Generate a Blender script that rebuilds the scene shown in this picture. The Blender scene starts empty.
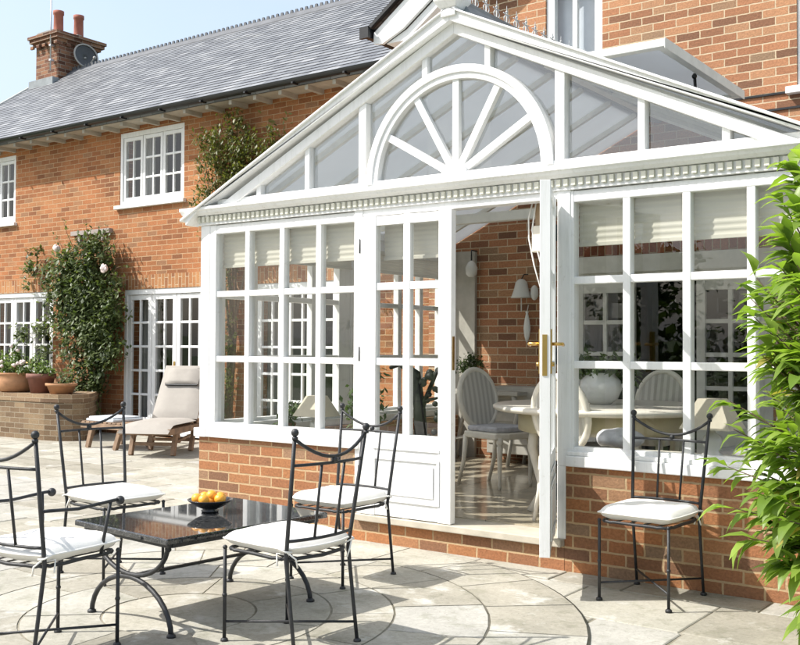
import bpy, bmesh, math, random
from mathutils import Vector, Matrix, Euler, noise
random.seed(7)
S = bpy.context.scene
COL = S.collection
PI = math.pi
R = math.radians

# ------------------------------------------------------------------ helpers
class MB:
    """collects polygons; build() links them as one mesh object"""
    def __init__(self, M=None):
        self.v = []; self.f = []; self.c = []; self.M = M or Matrix.Identity(4); self.smooth = []
    def add(self, vs, fs, col=None, smooth=False):
        n = len(self.v)
        self.v += [self.M @ Vector(p) for p in vs]
        for f in fs:
            self.f.append([i + n for i in f]); self.c.append(col); self.smooth.append(smooth)
        return self
    def box(self, x0, x1, y0, y1, z0, z1, col=None):
        vs = [(x, y, z) for z in (z0, z1) for y in (y0, y1) for x in (x0, x1)]
        self.add(vs, [(0,2,3,1), (4,5,7,6), (0,1,5,4), (2,6,7,3), (0,4,6,2), (1,3,7,5)], col); return self
    def quad(self, a, b, c, d, col=None):
        self.add([a, b, c, d], [(0,1,2,3)], col); return self
    def beam(self, p, q, w, h, up=(0,0,1), col=None):
        """box beam from p to q, width w (sideways), height h (along up)"""
        p = Vector(p); q = Vector(q); d = (q - p).normalized(); u = Vector(up)
        s = d.cross(u).normalized(); u = s.cross(d).normalized()
        vs = []
        for c in (p, q):
            for a, b in ((-1,-1), (1,-1), (1,1), (-1,1)):
                vs.append(c + s * (a * w / 2) + u * (b * h / 2))
        self.add(vs, [(0,3,2,1), (4,5,6,7), (0,1,5,4), (1,2,6,5), (2,3,7,6), (3,0,4,7)], col); return self
    def prism(self, poly, a, b, axis='y', col=None):
        """poly in the plane across the axis, extruded from a to b"""
        def P(p, t):
            return {'y': (p[0], t, p[1]), 'x': (t, p[0], p[1]), 'z': (p[0], p[1], t)}[axis]
        n = len(poly)
        vs = [P(p, a) for p in poly] + [P(p, b) for p in poly]
        fs = [tuple(range(n)), tuple(range(2*n-1, n-1, -1))]
        for i in range(n):
            j = (i + 1) % n
            fs.append((i, i + n, j + n, j))
        self.add(vs, fs, col); return self
    def tube(self, pts, r, n=8, col=None, closed=False, caps=True):
        pts = [Vector(p) for p in pts]; m = len(pts)
        rs = r if isinstance(r, (list, tuple)) else [r] * m
        vs = []; prev = None
        for i, p in enumerate(pts):
            if closed: d = pts[(i+1) % m] - pts[i-1]
            else: d = pts[min(i+1, m-1)] - pts[max(i-1, 0)]
            d.normalize()
            if prev is None:
                a = Vector((0,0,1)) if abs(d.z) < .9 else Vector((1,0,0))
                s = d.cross(a).normalized()
            else:
                s = (prev - d * prev.dot(d)).normalized()
            prev = s; t = d.cross(s)
            for k in range(n):
                an = 2 * PI * k / n
                vs.append(p + (s * math.cos(an) + t * math.sin(an)) * rs[i])
        fs = []
        for i in range(m if closed else m - 1):
            j = (i + 1) % m
            for k in range(n):
                l = (k + 1) % n
                fs.append((i*n+k, i*n+l, j*n+l, j*n+k))
        if caps and not closed:
            fs.append(tuple(range(n-1, -1, -1))); fs.append(tuple((m-1)*n + k for k in range(n)))
        self.add(vs, fs, col, True); return self
    def lathe(self, prof, c=(0,0,0), n=24, col=None, sx=1, sy=1):
        vs = []
        for (r, z) in prof:
            for k in range(n):
                a = 2 * PI * k / n
                vs.append((c[0] + r * math.cos(a) * sx, c[1] + r * math.sin(a) * sy, c[2] + z))
        fs = []
        for i in range(len(prof) - 1):
            for k in range(n):
                l = (k + 1) % n
                fs.append((i*n+k, i*n+l, (i+1)*n+l, (i+1)*n+k))
        fs.append(tuple(range(n-1, -1, -1))); fs.append(tuple((len(prof)-1)*n + k for k in range(n)))
        self.add(vs, fs, col, True); return self
    def ball(self, c, r, n=10, m=7, sq=(1,1,1), col=None):
        vs = [(c[0], c[1], c[2] - r*sq[2])]
        for i in range(1, m):
            t = -PI/2 + PI * i / m
            for k in range(n):
                a = 2*PI*k/n
                vs.append((c[0] + r*sq[0]*math.cos(t)*math.cos(a), c[1] + r*sq[1]*math.cos(t)*math.sin(a), c[2] + r*sq[2]*math.sin(t)))
        vs.append((c[0], c[1], c[2] + r*sq[2]))
        fs = [(0, 1+(k+1) % n, 1+k) for k in range(n)]
        for i in range(m-2):
            for k in range(n):
                l = (k+1) % n
                fs.append((1+i*n+k, 1+i*n+l, 1+(i+1)*n+l, 1+(i+1)*n+k))
        t = len(vs)-1; b = 1+(m-2)*n
        fs += [(b+k, b+(k+1) % n, t) for k in range(n)]
        self.add(vs, fs, col, True); return self
    def build(self, name, mat, parent=None, bevel=0, uv=True):
        me = bpy.data.meshes.new(name)
        me.from_pydata([tuple(p) for p in self.v], [], self.f)
        me.validate(verbose=False); me.update()
        for p, s in zip(me.polygons, self.smooth): p.use_smooth = s
        if uv:
            L = me.uv_layers.new(name='UVMap').data
            for p in me.polygons:
                nx, ny, nz = abs(p.normal.x), abs(p.normal.y), abs(p.normal.z)
                for li in p.loop_indices:
                    co = me.vertices[me.loops[li].vertex_index].co
                    if nz > .9 and nz > nx and nz > ny: L[li].uv = (co.x, co.y)
                    elif nx > ny: L[li].uv = (co.y + .04, co.z)
                    else: L[li].uv = (co.x, co.z)
        if any(c is not None for c in self.c):
            A = me.color_attributes.new('tone', 'FLOAT_COLOR', 'CORNER').data
            for p, c in zip(me.polygons, self.c):
                c = c if c is not None else (.5, .5, .5)
                for li in p.loop_indices: A[li].color = (c[0], c[1], c[2], 1)
        me.materials.append(mat)
        o = bpy.data.objects.new(name, me); COL.objects.link(o)
        if parent is not None:
            o.parent = parent
            o.matrix_parent_inverse = Matrix.Translation(parent.location).inverted() if parent.type == 'EMPTY' and parent.get('_w') else Matrix.Identity(4)
        if bevel:
            b = o.modifiers.new('bevel', 'BEVEL'); b.width = bevel; b.segments = 2; b.limit_method = 'ANGLE'; b.angle_limit = R(40)
        return o

def tag(o, label=None, cat=None, group=None, kind=None):
    if label: o['label'] = label
    if cat: o['category'] = cat
    if group: o['group'] = group
    if kind: o['kind'] = kind
    return o

def thing(name, loc, label, cat, group=None, rz=0, world=False):
    """an Empty at the base of a thing; world=True: children are built in world coordinates"""
    o = bpy.data.objects.new(name, None); COL.objects.link(o); o.empty_display_size = .2
    o.location = loc; o.rotation_euler = (0, 0, rz)
    if world: o['_w'] = 1
    return tag(o, label, cat, group)

def dup(root, loc, rz, label, skip=()):
    r = root.copy(); COL.objects.link(r); r.location = loc; r.rotation_euler = (0, 0, rz); r['label'] = label
    for ch in list(root.children):
        if ch.name.split('.')[0] in skip: continue
        c = ch.copy(); COL.objects.link(c); c.parent = r
        for g in list(ch.children):
            d = g.copy(); COL.objects.link(d); d.parent = c
    return r

# ------------------------------------------------------------------ materials
def newmat(name):
    m = bpy.data.materials.new(name); m.use_nodes = True
    nt = m.node_tree; nt.nodes.clear()
    out = nt.nodes.new('ShaderNodeOutputMaterial')
    return m, nt, out
def N(nt, t, **kw):
    n = nt.nodes.new(t)
    for k, v in kw.items():
        if k.startswith('i_'): n.inputs[k[2:].replace('_', ' ')].default_value = v
        else: setattr(n, k, v)
    return n
def ramp(nt, stops, interp='LINEAR'):
    n = nt.nodes.new('ShaderNodeValToRGB'); cr = n.color_ramp; cr.interpolation = interp
    while len(cr.elements) > 1: cr.elements.remove(cr.elements[-1])
    cr.elements[0].position = stops[0][0]; cr.elements[0].color = (*stops[0][1], 1)
    for p, c in stops[1:]:
        e = cr.elements.new(p); e.color = (*c, 1)
    return n
def mix(nt, a, b, fac, mode='MIX'):
    n = nt.nodes.new('ShaderNodeMix'); n.data_type = 'RGBA'; n.blend_type = mode
    for sock, val in ((n.inputs[0], fac), (n.inputs[6], a), (n.inputs[7], b)):
        if hasattr(val, 'links'): nt.links.new(val, sock)
        elif isinstance(val, tuple): sock.default_value = (*val, 1)
        else: sock.default_value = val
    return n.outputs[2]
def coords(nt, kind='Object'):
    return nt.nodes.new('ShaderNodeTexCoord').outputs[kind]
def noise_tex(nt, vec, scale, detail=4, rough=.55):
    n = N(nt, 'ShaderNodeTexNoise'); n.inputs['Scale'].default_value = scale
    n.inputs['Detail'].default_value = detail; n.inputs['Roughness'].default_value = rough
    if vec is not None: nt.links.new(vec, n.inputs['Vector'])
    return n
def bsdf(nt, out, rough=.5, spec=.5):
    b = nt.nodes.new('ShaderNodeBsdfPrincipled'); b.inputs['Roughness'].default_value = rough
    b.inputs['Specular IOR Level'].default_value = spec
    nt.links.new(b.outputs[0], out.inputs[0]); return b
def bump(nt, h, strength, dist, b):
    n = nt.nodes.new('ShaderNodeBump'); n.inputs['Strength'].default_value = strength; n.inputs['Distance'].default_value = dist
    nt.links.new(h, n.inputs['Height']); nt.links.new(n.outputs[0], b.inputs['Normal']); return n

def paint(name, col, rough=.4, var=.06, metal=0, bumpy=0, scale=6, spec=.5):
    m, nt, out = newmat(name); b = bsdf(nt, out, rough, spec); b.inputs['Metallic'].default_value = metal
    n = noise_tex(nt, coords(nt), scale, 5)
    r = ramp(nt, [(.3, tuple(c * (1 - var) for c in col)), (.7, tuple(min(1, c * (1 + var)) for c in col))])
    nt.links.new(n.outputs[0], r.inputs[0]); nt.links.new(r.outputs[0], b.inputs['Base Color'])
    if bumpy: bump(nt, noise_tex(nt, coords(nt), scale * 12, 4).outputs[0], bumpy, .004, b)
    return m

def brick_mat(name, stops, mortar, bw=.225, rh=.075, ms=.011, dirt=.25, vertical=False):
    m, nt, out = newmat(name); b = bsdf(nt, out, .85, .25)
    uv = coords(nt, 'UV')
    nz = noise_tex(nt, uv, 22, 4, .6)
    wob = N(nt, 'ShaderNodeVectorMath', operation='MULTIPLY_ADD'); nt.links.new(nz.outputs['Color'], wob.inputs[0])
    wob.inputs[1].default_value = (.011, .011, 0); nt.links.new(uv, wob.inputs[2])
    vec = wob.outputs[0]
    if vertical:
        mp = N(nt, 'ShaderNodeMapping'); mp.inputs['Rotation'].default_value = (0, 0, PI/2); nt.links.new(vec, mp.inputs[0]); vec = mp.outputs[0]
    bt = N(nt, 'ShaderNodeTexBrick'); bt.offset = .5; bt.squash = 1
    bt.inputs['Scale'].default_value = 1; bt.inputs['Brick Width'].default_value = bw; bt.inputs['Row Height'].default_value = rh
    bt.inputs['Mortar Size'].default_value = ms / 2; bt.inputs['Mortar Smooth'].default_value = .25; bt.inputs['Bias'].default_value = 0
    bt.inputs['Color1'].default_value = (0, 0, 0, 1); bt.inputs['Color2'].default_value = (1, 1, 1, 1); bt.inputs['Mortar'].default_value = (.5, .5, .5, 1)
    nt.links.new(vec, bt.inputs['Vector'])
    cr = ramp(nt, stops); nt.links.new(bt.outputs['Color'], cr.inputs[0])
    fine = noise_tex(nt, uv, 60, 5, .65)
    fr = ramp(nt, [(.3, (.72, .72, .72)), (.7, (1.2, 1.18, 1.15))]); nt.links.new(fine.outputs[0], fr.inputs[0])
    c = mix(nt, cr.outputs[0], fr.outputs[0], 1.0, 'MULTIPLY')
    big = noise_tex(nt, uv, .9, 5, .6)
    br = ramp(nt, [(.3, (1 - dirt,) * 3), (.65, (1.08, 1.06, 1.02))]); nt.links.new(big.outputs[0], br.inputs[0])
    c = mix(nt, c, br.outputs[0], 1.0, 'MULTIPLY')
    mn = ramp(nt, [(.3, tuple(x * .8 for x in mortar)), (.7, mortar)]); nt.links.new(noise_tex(nt, uv, 14, 4).outputs[0], mn.inputs[0])
    c = mix(nt, c, mn.outputs[0], bt.outputs['Fac'])
    nt.links.new(c, b.inputs['Base Color'])
    inv = N(nt, 'ShaderNodeMath', operation='MULTIPLY_ADD'); nt.links.new(bt.outputs['Fac'], inv.inputs[0]); inv.inputs[1].default_value = -1
    nt.links.new(fine.outputs[0], inv.inputs[2])
    bump(nt, inv.outputs[0], .55, .008, b)
    return m

BRICK_NEW = brick_mat('red_brick', [(0, (.18, .10, .065)), (.15, (.27, .14, .08)), (.4, (.36, .158, .075)), (.65, (.405, .185, .083)), (.85, (.37, .20, .11)), (1, (.27, .19, .13))], (.50, .355, .205), ms=.014, dirt=.25)
BRICK_OLD = brick_mat('old_brick', [(0, (.25, .105, .05)), (.25, (.37, .15, .063)), (.6, (.43, .18, .078)), (.85, (.45, .21, .095)), (1, (.33, .175, .095))], (.50, .34, .20), dirt=.38)
BRICK_WING = brick_mat('wing_brick', [(0, (.18, .095, .06)), (.3, (.33, .155, .085)), (.6, (.41, .195, .105)), (.85, (.44, .235, .13)), (1, (.27, .18, .115))], (.58, .47, .32), dirt=.15)
BRICK_CHIM = brick_mat('chimney_brick', [(0, (.13, .06, .04)), (.5, (.28, .13, .08)), (1, (.36, .19, .11))], (.36, .29, .22), dirt=.35)
BRICK_BUFF = brick_mat('buff_brick', [(0, (.15, .10, .06)), (.5, (.23, .16, .10)), (1, (.29, .215, .135))], (.33, .28, .20), dirt=.35)
BRICK_CAP = brick_mat('buff_brick_on_end', [(0, (.17, .11, .07)), (.5, (.26, .18, .115)), (1, (.33, .24, .15))], (.40, .32, .22), bw=.34, rh=.075, dirt=.3)
BRICK_SOLD = brick_mat('soldier_brick', [(0, (.18, .06, .035)), (.5, (.30, .10, .055)), (1, (.38, .15, .08))], (.45, .34, .23), vertical=True)

def white_mat():
    m, nt, out = newmat('white_paint'); b = bsdf(nt, out, .38, .5); co = coords(nt)
    n1 = noise_tex(nt, co, 2.4, 6, .6); r1 = ramp(nt, [(.3, (.75, .755, .74)), (.6, (.81, .81, .80))]); nt.links.new(n1.outputs[0], r1.inputs[0])
    mp = N(nt, 'ShaderNodeMapping'); mp.inputs['Scale'].default_value = (38, 38, 2.2); nt.links.new(co, mp.inputs[0])
    n2 = noise_tex(nt, mp.outputs[0], 1, 5, .7); r2 = ramp(nt, [(.3, (.87, .87, .85)), (.5, (1, 1, 1))]); nt.links.new(n2.outputs[0], r2.inputs[0])
    n3 = noise_tex(nt, co, 17, 6, .75); r3 = ramp(nt, [(.3, (.72, .71, .66)), (.40, (1, 1, 1))]); nt.links.new(n3.outputs[0], r3.inputs[0])
    c = mix(nt, mix(nt, r1.outputs[0], r2.outputs[0], .8, 'MULTIPLY'), r3.outputs[0], .6, 'MULTIPLY'); nt.links.new(c, b.inputs['Base Color'])
    bump(nt, n2.outputs[0], .12, .003, b); return m
WHITE = white_mat()
WHITE_OLD = paint('white_weathered_paint', (.72, .715, .66), .5, .08, bumpy=.08, scale=9)
DENTIL = paint('cream_moulding', (.66, .65, .55), .5, .1, bumpy=.08, scale=12)
LEAD = paint('lead_sheet', (.23, .25, .26), .55, .2, scale=7)
BLACK_GUT = paint('black_gutter', (.012, .013, .014), .35, .2)
IRON = paint('wrought_iron', (.03, .031, .033), .48, .3, metal=.25, bumpy=.3, scale=30)
BRASS = paint('brass', (.62, .40, .13), .3, .12, metal=1)
TEAK = paint('weathered_teak', (.25, .165, .105), .7, .3, bumpy=.3, scale=10)
CUSHION = paint('cream_canvas', (.80, .78, .73), .85, .03, bumpy=.25, scale=14)
CUSHION_L = paint('lounger_canvas', (.35, .325, .29), .9, .05, bumpy=.2, scale=10)
PALEBLUE = paint('pale_towel', (.62, .68, .72), .9, .06, bumpy=.2)
TERRA = paint('terracotta', (.42, .22, .11), .85, .18, bumpy=.2, scale=9)
TERRA_D = paint('dark_terracotta', (.20, .085, .06), .75, .2, bumpy=.2, scale=9)
CREAMWOOD = paint('cream_painted_wood', (.72, .68, .58), .5, .1, scale=9)
GREYWOOD = paint('grey_painted_wood', (.42, .40, .35), .6, .12, scale=9)
SHADE = paint('lampshade_linen', (.62, .55, .44), .85, .05, scale=20)
CERAMIC = paint('white_ceramic', (.70, .70, .67), .2, .03)
GREYSTUFF = paint('grey_fabric', (.45, .45, .47), .9, .2, bumpy=.3, scale=20)
TABLETOP = paint('pale_table_top', (.70, .66, .57), .3, .05)
TABLESKIRT = paint('straw_yellow_wood', (.55, .49, .32), .6, .1)
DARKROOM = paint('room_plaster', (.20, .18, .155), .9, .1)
DARKROOM2 = paint('shade_toned_room_wall', (.05, .047, .042), .9, .1)  # near-black walls: the rooms' shade is put into the colour so panes read dark
CURTAIN = paint('grey_curtain', (.42, .42, .40), .9, .08)
BARK = paint('bark', (.14, .095, .06), .9, .35, bumpy=.5, scale=18)
SOIL = paint('soil', (.05, .035, .025), .95, .3)
BOWLM = paint('dark_bowl_glaze', (.018, .018, .02), .2, .2)
ORANGE = paint('orange_peel', (.80, .36, .03), .42, .12, bumpy=.3, scale=9)
DISH = paint('grey_dish', (.055, .055, .055), .5, .15)
DISHRIM = paint('pale_dish_rim', (.35, .33, .30), .5, .1)
METAL = paint('galvanised_metal', (.55, .55, .55), .4, .1, metal=.8)
CRESTM = paint('pale_cresting_metal', (.47, .48, .48), .45, .1)
STONE_CAP = paint('grey_stone', (.30, .28, .25), .85, .15, bumpy=.3, scale=9)
PINK = paint('rose_petals', (.72, .60, .56), .7, .1)
BLACKPLANT = paint('dark_branch', (.012, .014, .01), .6, .3)

def leaf_mat(name, c1, c2, trans=.3, rough=.45, old=None):
    m, nt, out = newmat(name)
    at = N(nt, 'ShaderNodeAttribute', attribute_name='tone')
    cr = ramp(nt, [(0, c1), (.9, c2), (.96, old or c2)]); nt.links.new(at.outputs['Fac'], cr.inputs[0])
    b = nt.nodes.new('ShaderNodeBsdfPrincipled'); b.inputs['Roughness'].default_value = rough
    b.inputs['Specular IOR Level'].default_value = .4
    nt.links.new(cr.outputs[0], b.inputs['Base Color'])
    t = nt.nodes.new('ShaderNodeBsdfTranslucent')
    tc = mix(nt, cr.outputs[0], (1.5, 1.7, .6), 1.0, 'MULTIPLY'); nt.links.new(tc, t.inputs[0])
    ms = nt.nodes.new('ShaderNodeMixShader'); ms.inputs[0].default_value = trans
    nt.links.new(b.outputs[0], ms.inputs[1]); nt.links.new(t.outputs[0], ms.inputs[2]); nt.links.new(ms.outputs[0], out.inputs[0])
    return m
LEAF_SHRUB = leaf_mat('bright_leaves', (.085, .16, .025), (.30, .40, .08), .45, .4, (.36, .30, .09))
LEAF_ROSE = leaf_mat('rose_leaves', (.035, .06, .022), (.155, .19, .075))
LEAF_WIST = leaf_mat('olive_leaves', (.04, .06, .015), (.17, .17, .05))
LEAF_POT = leaf_mat('pot_leaves', (.04, .085, .018), (.19, .26, .06))
LEAF_IN = leaf_mat('indoor_leaves', (.03, .06, .02), (.11, .15, .06))
LEAF_TREE = leaf_mat('tree_leaves', (.02, .04, .012), (.07, .10, .03))

def glass_mat(name, tint, boost=1.0, extra=0):
    m, nt, out = newmat(name)
    t = nt.nodes.new('ShaderNodeBsdfTransparent'); t.inputs[0].default_value = (*tint, 1)
    g = nt.nodes.new('ShaderNodeBsdfGlossy'); g.inputs['Roughness'].default_value = .004
    lw = nt.nodes.new('ShaderNodeLayerWeight'); lw.inputs[0].default_value = .5
    pw = N(nt, 'ShaderNodeMath', operation='POWER'); pw.inputs[1].default_value = 5; nt.links.new(lw.outputs['Facing'], pw.inputs[0])
    fr = N(nt, 'ShaderNodeMath', operation='MULTIPLY_ADD'); fr.inputs[1].default_value = .92; fr.inputs[2].default_value = .075; nt.links.new(pw.outputs[0], fr.inputs[0])
    ml = N(nt, 'ShaderNodeMath', operation='MULTIPLY_ADD'); ml.inputs[1].default_value = boost; ml.inputs[2].default_value = extra; nt.links.new(fr.outputs[0], ml.inputs[0])
    nz = noise_tex(nt, coords(nt), 1.6, 2)
    bp = nt.nodes.new('ShaderNodeBump'); bp.inputs['Strength'].default_value = .06; bp.inputs['Distance'].default_value = .02
    nt.links.new(nz.outputs[0], bp.inputs['Height']); nt.links.new(bp.outputs[0], g.inputs['Normal'])
    ms = nt.nodes.new('ShaderNodeMixShader')
    nt.links.new(ml.outputs[0], ms.inputs[0]); nt.links.new(t.outputs[0], ms.inputs[1]); nt.links.new(g.outputs[0], ms.inputs[2])
    nt.links.new(ms.outputs[0], out.inputs[0]); return m
GLASS = glass_mat('window_glass', (.93, .945, .935), 1.0)
GLASS_G = glass_mat('gable_glass', (.88, .90, .90), 1.5, .06)

def roof_sheet_mat():
    m, nt, out = newmat('opal_roof_sheet')
    t = nt.nodes.new('ShaderNodeBsdfTransparent'); t.inputs[0].default_value = (.70, .71, .70, 1)
    d = nt.nodes.new('ShaderNodeBsdfTranslucent'); d.inputs[0].default_value = (.56, .59, .62, 1)
    f = nt.nodes.new('ShaderNodeBsdfDiffuse')
    nz = noise_tex(nt, coords(nt), 2.2, 5); r = ramp(nt, [(.3, (.50, .525, .55)), (.7, (.57, .60, .625))]); nt.links.new(nz.outputs[0], r.inputs[0]); nt.links.new(r.outputs[0], f.inputs[0])
    a = nt.nodes.new('ShaderNodeMixShader'); a.inputs[0].default_value = .55
    nt.links.new(d.outputs[0], a.inputs[1]); nt.links.new(f.outputs[0], a.inputs[2])
    c = nt.nodes.new('ShaderNodeMixShader'); c.inputs[0].default_value = .85
    nt.links.new(t.outputs[0], c.inputs[1]); nt.links.new(a.outputs[0], c.inputs[2])
    nt.links.new(c.outputs[0], out.inputs[0]); return m
ROOFSHEET = roof_sheet_mat()

def slate_mat():
    m, nt, out = newmat('blue_grey_slate'); b = bsdf(nt, out, .5, .45)
    uv = coords(nt, 'UV')
    bt = N(nt, 'ShaderNodeTexBrick'); bt.offset = .5
    for k, v in (('Scale', 1), ('Brick Width', .26), ('Row Height', .125), ('Mortar Size', .004), ('Mortar Smooth', .1), ('Bias', 0)): bt.inputs[k].default_value = v
    bt.inputs['Color1'].default_value = (0, 0, 0, 1); bt.inputs['Color2'].default_value = (1, 1, 1, 1); bt.inputs['Mortar'].default_value = (0, 0, 0, 1)
    nt.links.new(uv, bt.inputs['Vector'])
    cr = ramp(nt, [(0, (.13, .135, .148)), (.4, (.175, .183, .196)), (.8, (.225, .233, .245)), (1, (.285, .29, .30))]); nt.links.new(bt.outputs['Color'], cr.inputs[0])
    mp = N(nt, 'ShaderNodeMapping'); mp.inputs['Scale'].default_value = (1, 4, 1); nt.links.new(uv, mp.inputs[0])
    nz = noise_tex(nt, mp.outputs[0], 2.6, 8, .72); nr = ramp(nt, [(.3, (.74, .75, .77)), (.7, (1.2, 1.19, 1.17))]); nt.links.new(nz.outputs[0], nr.inputs[0])
    c = mix(nt, cr.outputs[0], nr.outputs[0], 1.0, 'MULTIPLY')
    n6 = noise_tex(nt, uv, 1.1, 7, .75); r6 = ramp(nt, [(.58, (0, 0, 0)), (.72, (.55, .55, .55))]); nt.links.new(n6.outputs[0], r6.inputs[0]); c = mix(nt, c, (.30, .30, .27), r6.outputs[0])
    c = mix(nt, c, (.02, .022, .026), bt.outputs['Fac'])
    nt.links.new(c, b.inputs['Base Color'])
    bump(nt, noise_tex(nt, uv, 25, 4).outputs[0], .3, .006, b)
    return m
SLATE = slate_mat()

def paving_mat(name, tint=(1, 1, 1)):
    m, nt, out = newmat(name); b = bsdf(nt, out, .8, .3)
    at = N(nt, 'ShaderNodeAttribute', attribute_name='tone')
    cr = ramp(nt, [(0, (.33, .31, .26)), (.35, (.39, .37, .315)), (.7, (.43, .415, .36)), (1, (.41, .40, .37))]); nt.links.new(at.outputs['Fac'], cr.inputs[0])
    co = coords(nt)
    n1 = noise_tex(nt, co, 1.7, 6, .62); r1 = ramp(nt, [(.28, (.74, .74, .72)), (.62, (1.06, 1.05, 1.03))]); nt.links.new(n1.outputs[0], r1.inputs[0])
    n2 = noise_tex(nt, co, 38, 5, .7); r2 = ramp(nt, [(.3, (.82, .82, .81)), (.7, (1.1, 1.1, 1.1))]); nt.links.new(n2.outputs[0], r2.inputs[0])
    n3 = noise_tex(nt, co, 7, 4, .6); r3 = ramp(nt, [(.36, (.70, .72, .66)), (.46, (1, 1, 1))]); nt.links.new(n3.outputs[0], r3.inputs[0])
    c = mix(nt, cr.outputs[0], r1.outputs[0], 1.0, 'MULTIPLY'); c = mix(nt, c, r2.outputs[0], 1.0, 'MULTIPLY'); c = mix(nt, c, r3.outputs[0], .6, 'MULTIPLY')
    n4 = noise_tex(nt, co, 90, 3, .6); r4 = ramp(nt, [(.30, (.45, .44, .40)), (.38, (1, 1, 1))]); nt.links.new(n4.outputs[0], r4.inputs[0]); c = mix(nt, c, r4.outputs[0], .7, 'MULTIPLY')
    n5 = noise_tex(nt, co, 3.3, 7, .7); r5 = ramp(nt, [(.56, (0, 0, 0)), (.70, (1, 1, 1))]); nt.links.new(n5.outputs[0], r5.inputs[0])
    c = mix(nt, c, (.53, .52, .48), r5.outputs[0])
    nt.links.new(c, b.inputs['Base Color'])
    bump(nt, n2.outputs[0], .3, .006, b)
    return m
PAVE = paving_mat('sandstone_paving')
def joint_mat():
    m, nt, out = newmat('paving_joint'); b = bsdf(nt, out, .95, .1)
    r_ = ramp(nt, [(.3, (.13, .125, .075)), (.5, (.25, .23, .185)), (.7, (.34, .315, .26))]); nt.links.new(noise_tex(nt, coords(nt), 5, 7, .7).outputs[0], r_.inputs[0]); nt.links.new(r_.outputs[0], b.inputs['Base Color']); return m
JOINT = joint_mat()
CURBSTONE = paint('door_step_stone', (.46, .42, .34), .8, .15, bumpy=.3, scale=8)

def granite_mat():
    m, nt, out = newmat('dark_granite'); b = bsdf(nt, out, .03, .75)
    v = N(nt, 'ShaderNodeTexVoronoi'); v.inputs['Scale'].default_value = 160; nt.links.new(coords(nt), v.inputs[0])
    r = ramp(nt, [(0, (.012, .013, .014)), (.5, (.03, .032, .034)), (.86, (.05, .052, .052)), (1, (.12, .115, .11))])
    sep = N(nt, 'ShaderNodeSeparateColor'); nt.links.new(v.outputs['Color'], sep.inputs[0]); nt.links.new(sep.outputs[0], r.inputs[0])
    nt.links.new(r.outputs[0], b.inputs['Base Color']); return m
GRANITE = granite_mat()

def stripe_mat():
    m, nt, out = newmat('striped_upholstery'); b = bsdf(nt, out, .9, .2)
    w = N(nt, 'ShaderNodeTexWave'); w.inputs['Scale'].default_value = 6; w.bands_direction = 'Y'; nt.links.new(coords(nt), w.inputs[0])
    r = ramp(nt, [(.35, (.46, .44, .385)), (.6, (.60, .58, .52))]); nt.links.new(w.outputs[0], r.inputs[0]); nt.links.new(r.outputs[0], b.inputs['Base Color'])
    return m
STRIPE = stripe_mat()

def tile_mat():
    m, nt, out = newmat('polished_floor_tiles'); b = bsdf(nt, out, .12, .5)
    bt = N(nt, 'ShaderNodeTexBrick'); bt.offset = .0
    for k, v in (('Scale', 1), ('Brick Width', .5), ('Row Height', .5), ('Mortar Size', .004), ('Bias', 0)): bt.inputs[k].default_value = v
    bt.inputs['Color1'].default_value = (.42, .37, .27, 1); bt.inputs['Color2'].default_value = (.50, .44, .33, 1); bt.inputs['Mortar'].default_value = (.2, .17, .13, 1)
    nt.links.new(coords(nt, 'UV'), bt.inputs['Vector'])
    nz = noise_tex(nt, coords(nt), 5, 5); r = ramp(nt, [(.3, (.8, .8, .8)), (.7, (1.1, 1.1, 1.1))]); nt.links.new(nz.outputs[0], r.inputs[0])
    nt.links.new(mix(nt, bt.outputs['Color'], r.outputs[0], 1.0, 'MULTIPLY'), b.inputs['Base Color']); return m
TILES = tile_mat()

def blind_mat():
    m, nt, out = newmat('pleated_blind_cloth')
    d = nt.nodes.new('ShaderNodeBsdfDiffuse'); d.inputs[0].default_value = (.68, .65, .56, 1)
    t = nt.nodes.new('ShaderNodeBsdfTranslucent'); t.inputs[0].default_value = (.5, .46, .36, 1)
    ms = nt.nodes.new('ShaderNodeMixShader'); ms.inputs[0].default_value = .25
    nt.links.new(d.outputs[0], ms.inputs[1]); nt.links.new(t.outputs[0], ms.inputs[2]); nt.links.new(ms.outputs[0], out.inputs[0]); return m
BLIND = blind_mat()
def grass_mat():
    m, nt, out = newmat('lawn_grass'); b = bsdf(nt, out, .9, .2)
    r = ramp(nt, [(.3, (.035, .06, .015)), (.7, (.07, .11, .03))]); nt.links.new(noise_tex(nt, coords(nt), 3, 8, .7).outputs[0], r.inputs[0]); nt.links.new(r.outputs[0], b.inputs['Base Color']); return m
GRASS = grass_mat()

BRICK_SOLD2 = brick_mat('old_soldier_brick', [(0, (.27, .12, .06)), (.5, (.40, .185, .08)), (1, (.44, .23, .105))], (.54, .41, .27), vertical=True)
# ------------------------------------------------------------------ leaves
def leaf(mb, p, d, up, L, W, col, curve=.25, n=2):
    """one folded leaf from p along d, drooping"""
    d = Vector(d).normalized(); s = d.cross(Vector(up))
    if s.length < 1e-3: s = d.cross(Vector((1, 0, 0)))
    s.normalize(); nrm = s.cross(d)
    p = Vector(p)
    if n == 1:
        mb.add([p, p + d*L*.5 + s*W*.5 - nrm*W*.12, p + d*L - nrm*L*curve*.3, p + d*L*.5 - s*W*.5 - nrm*W*.12], [(0,1,2,3)], col); return
    mid = p + d*L*.45 + nrm*L*.02; q3 = p + d*L*.75 - nrm*L*curve*.35; tip = p + d*L - nrm*L*curve
    mb.add([p, mid + s*W*.5 + nrm*W*.18, q3 + s*W*.32 + nrm*W*.1, tip, mid, q3, mid - s*W*.5 + nrm*W*.18, q3 - s*W*.32 + nrm*W*.1],
           [(0,4,1), (1,4,5,2), (2,5,3), (0,6,4), (6,7,5,4), (7,3,5)], col, True)

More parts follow.
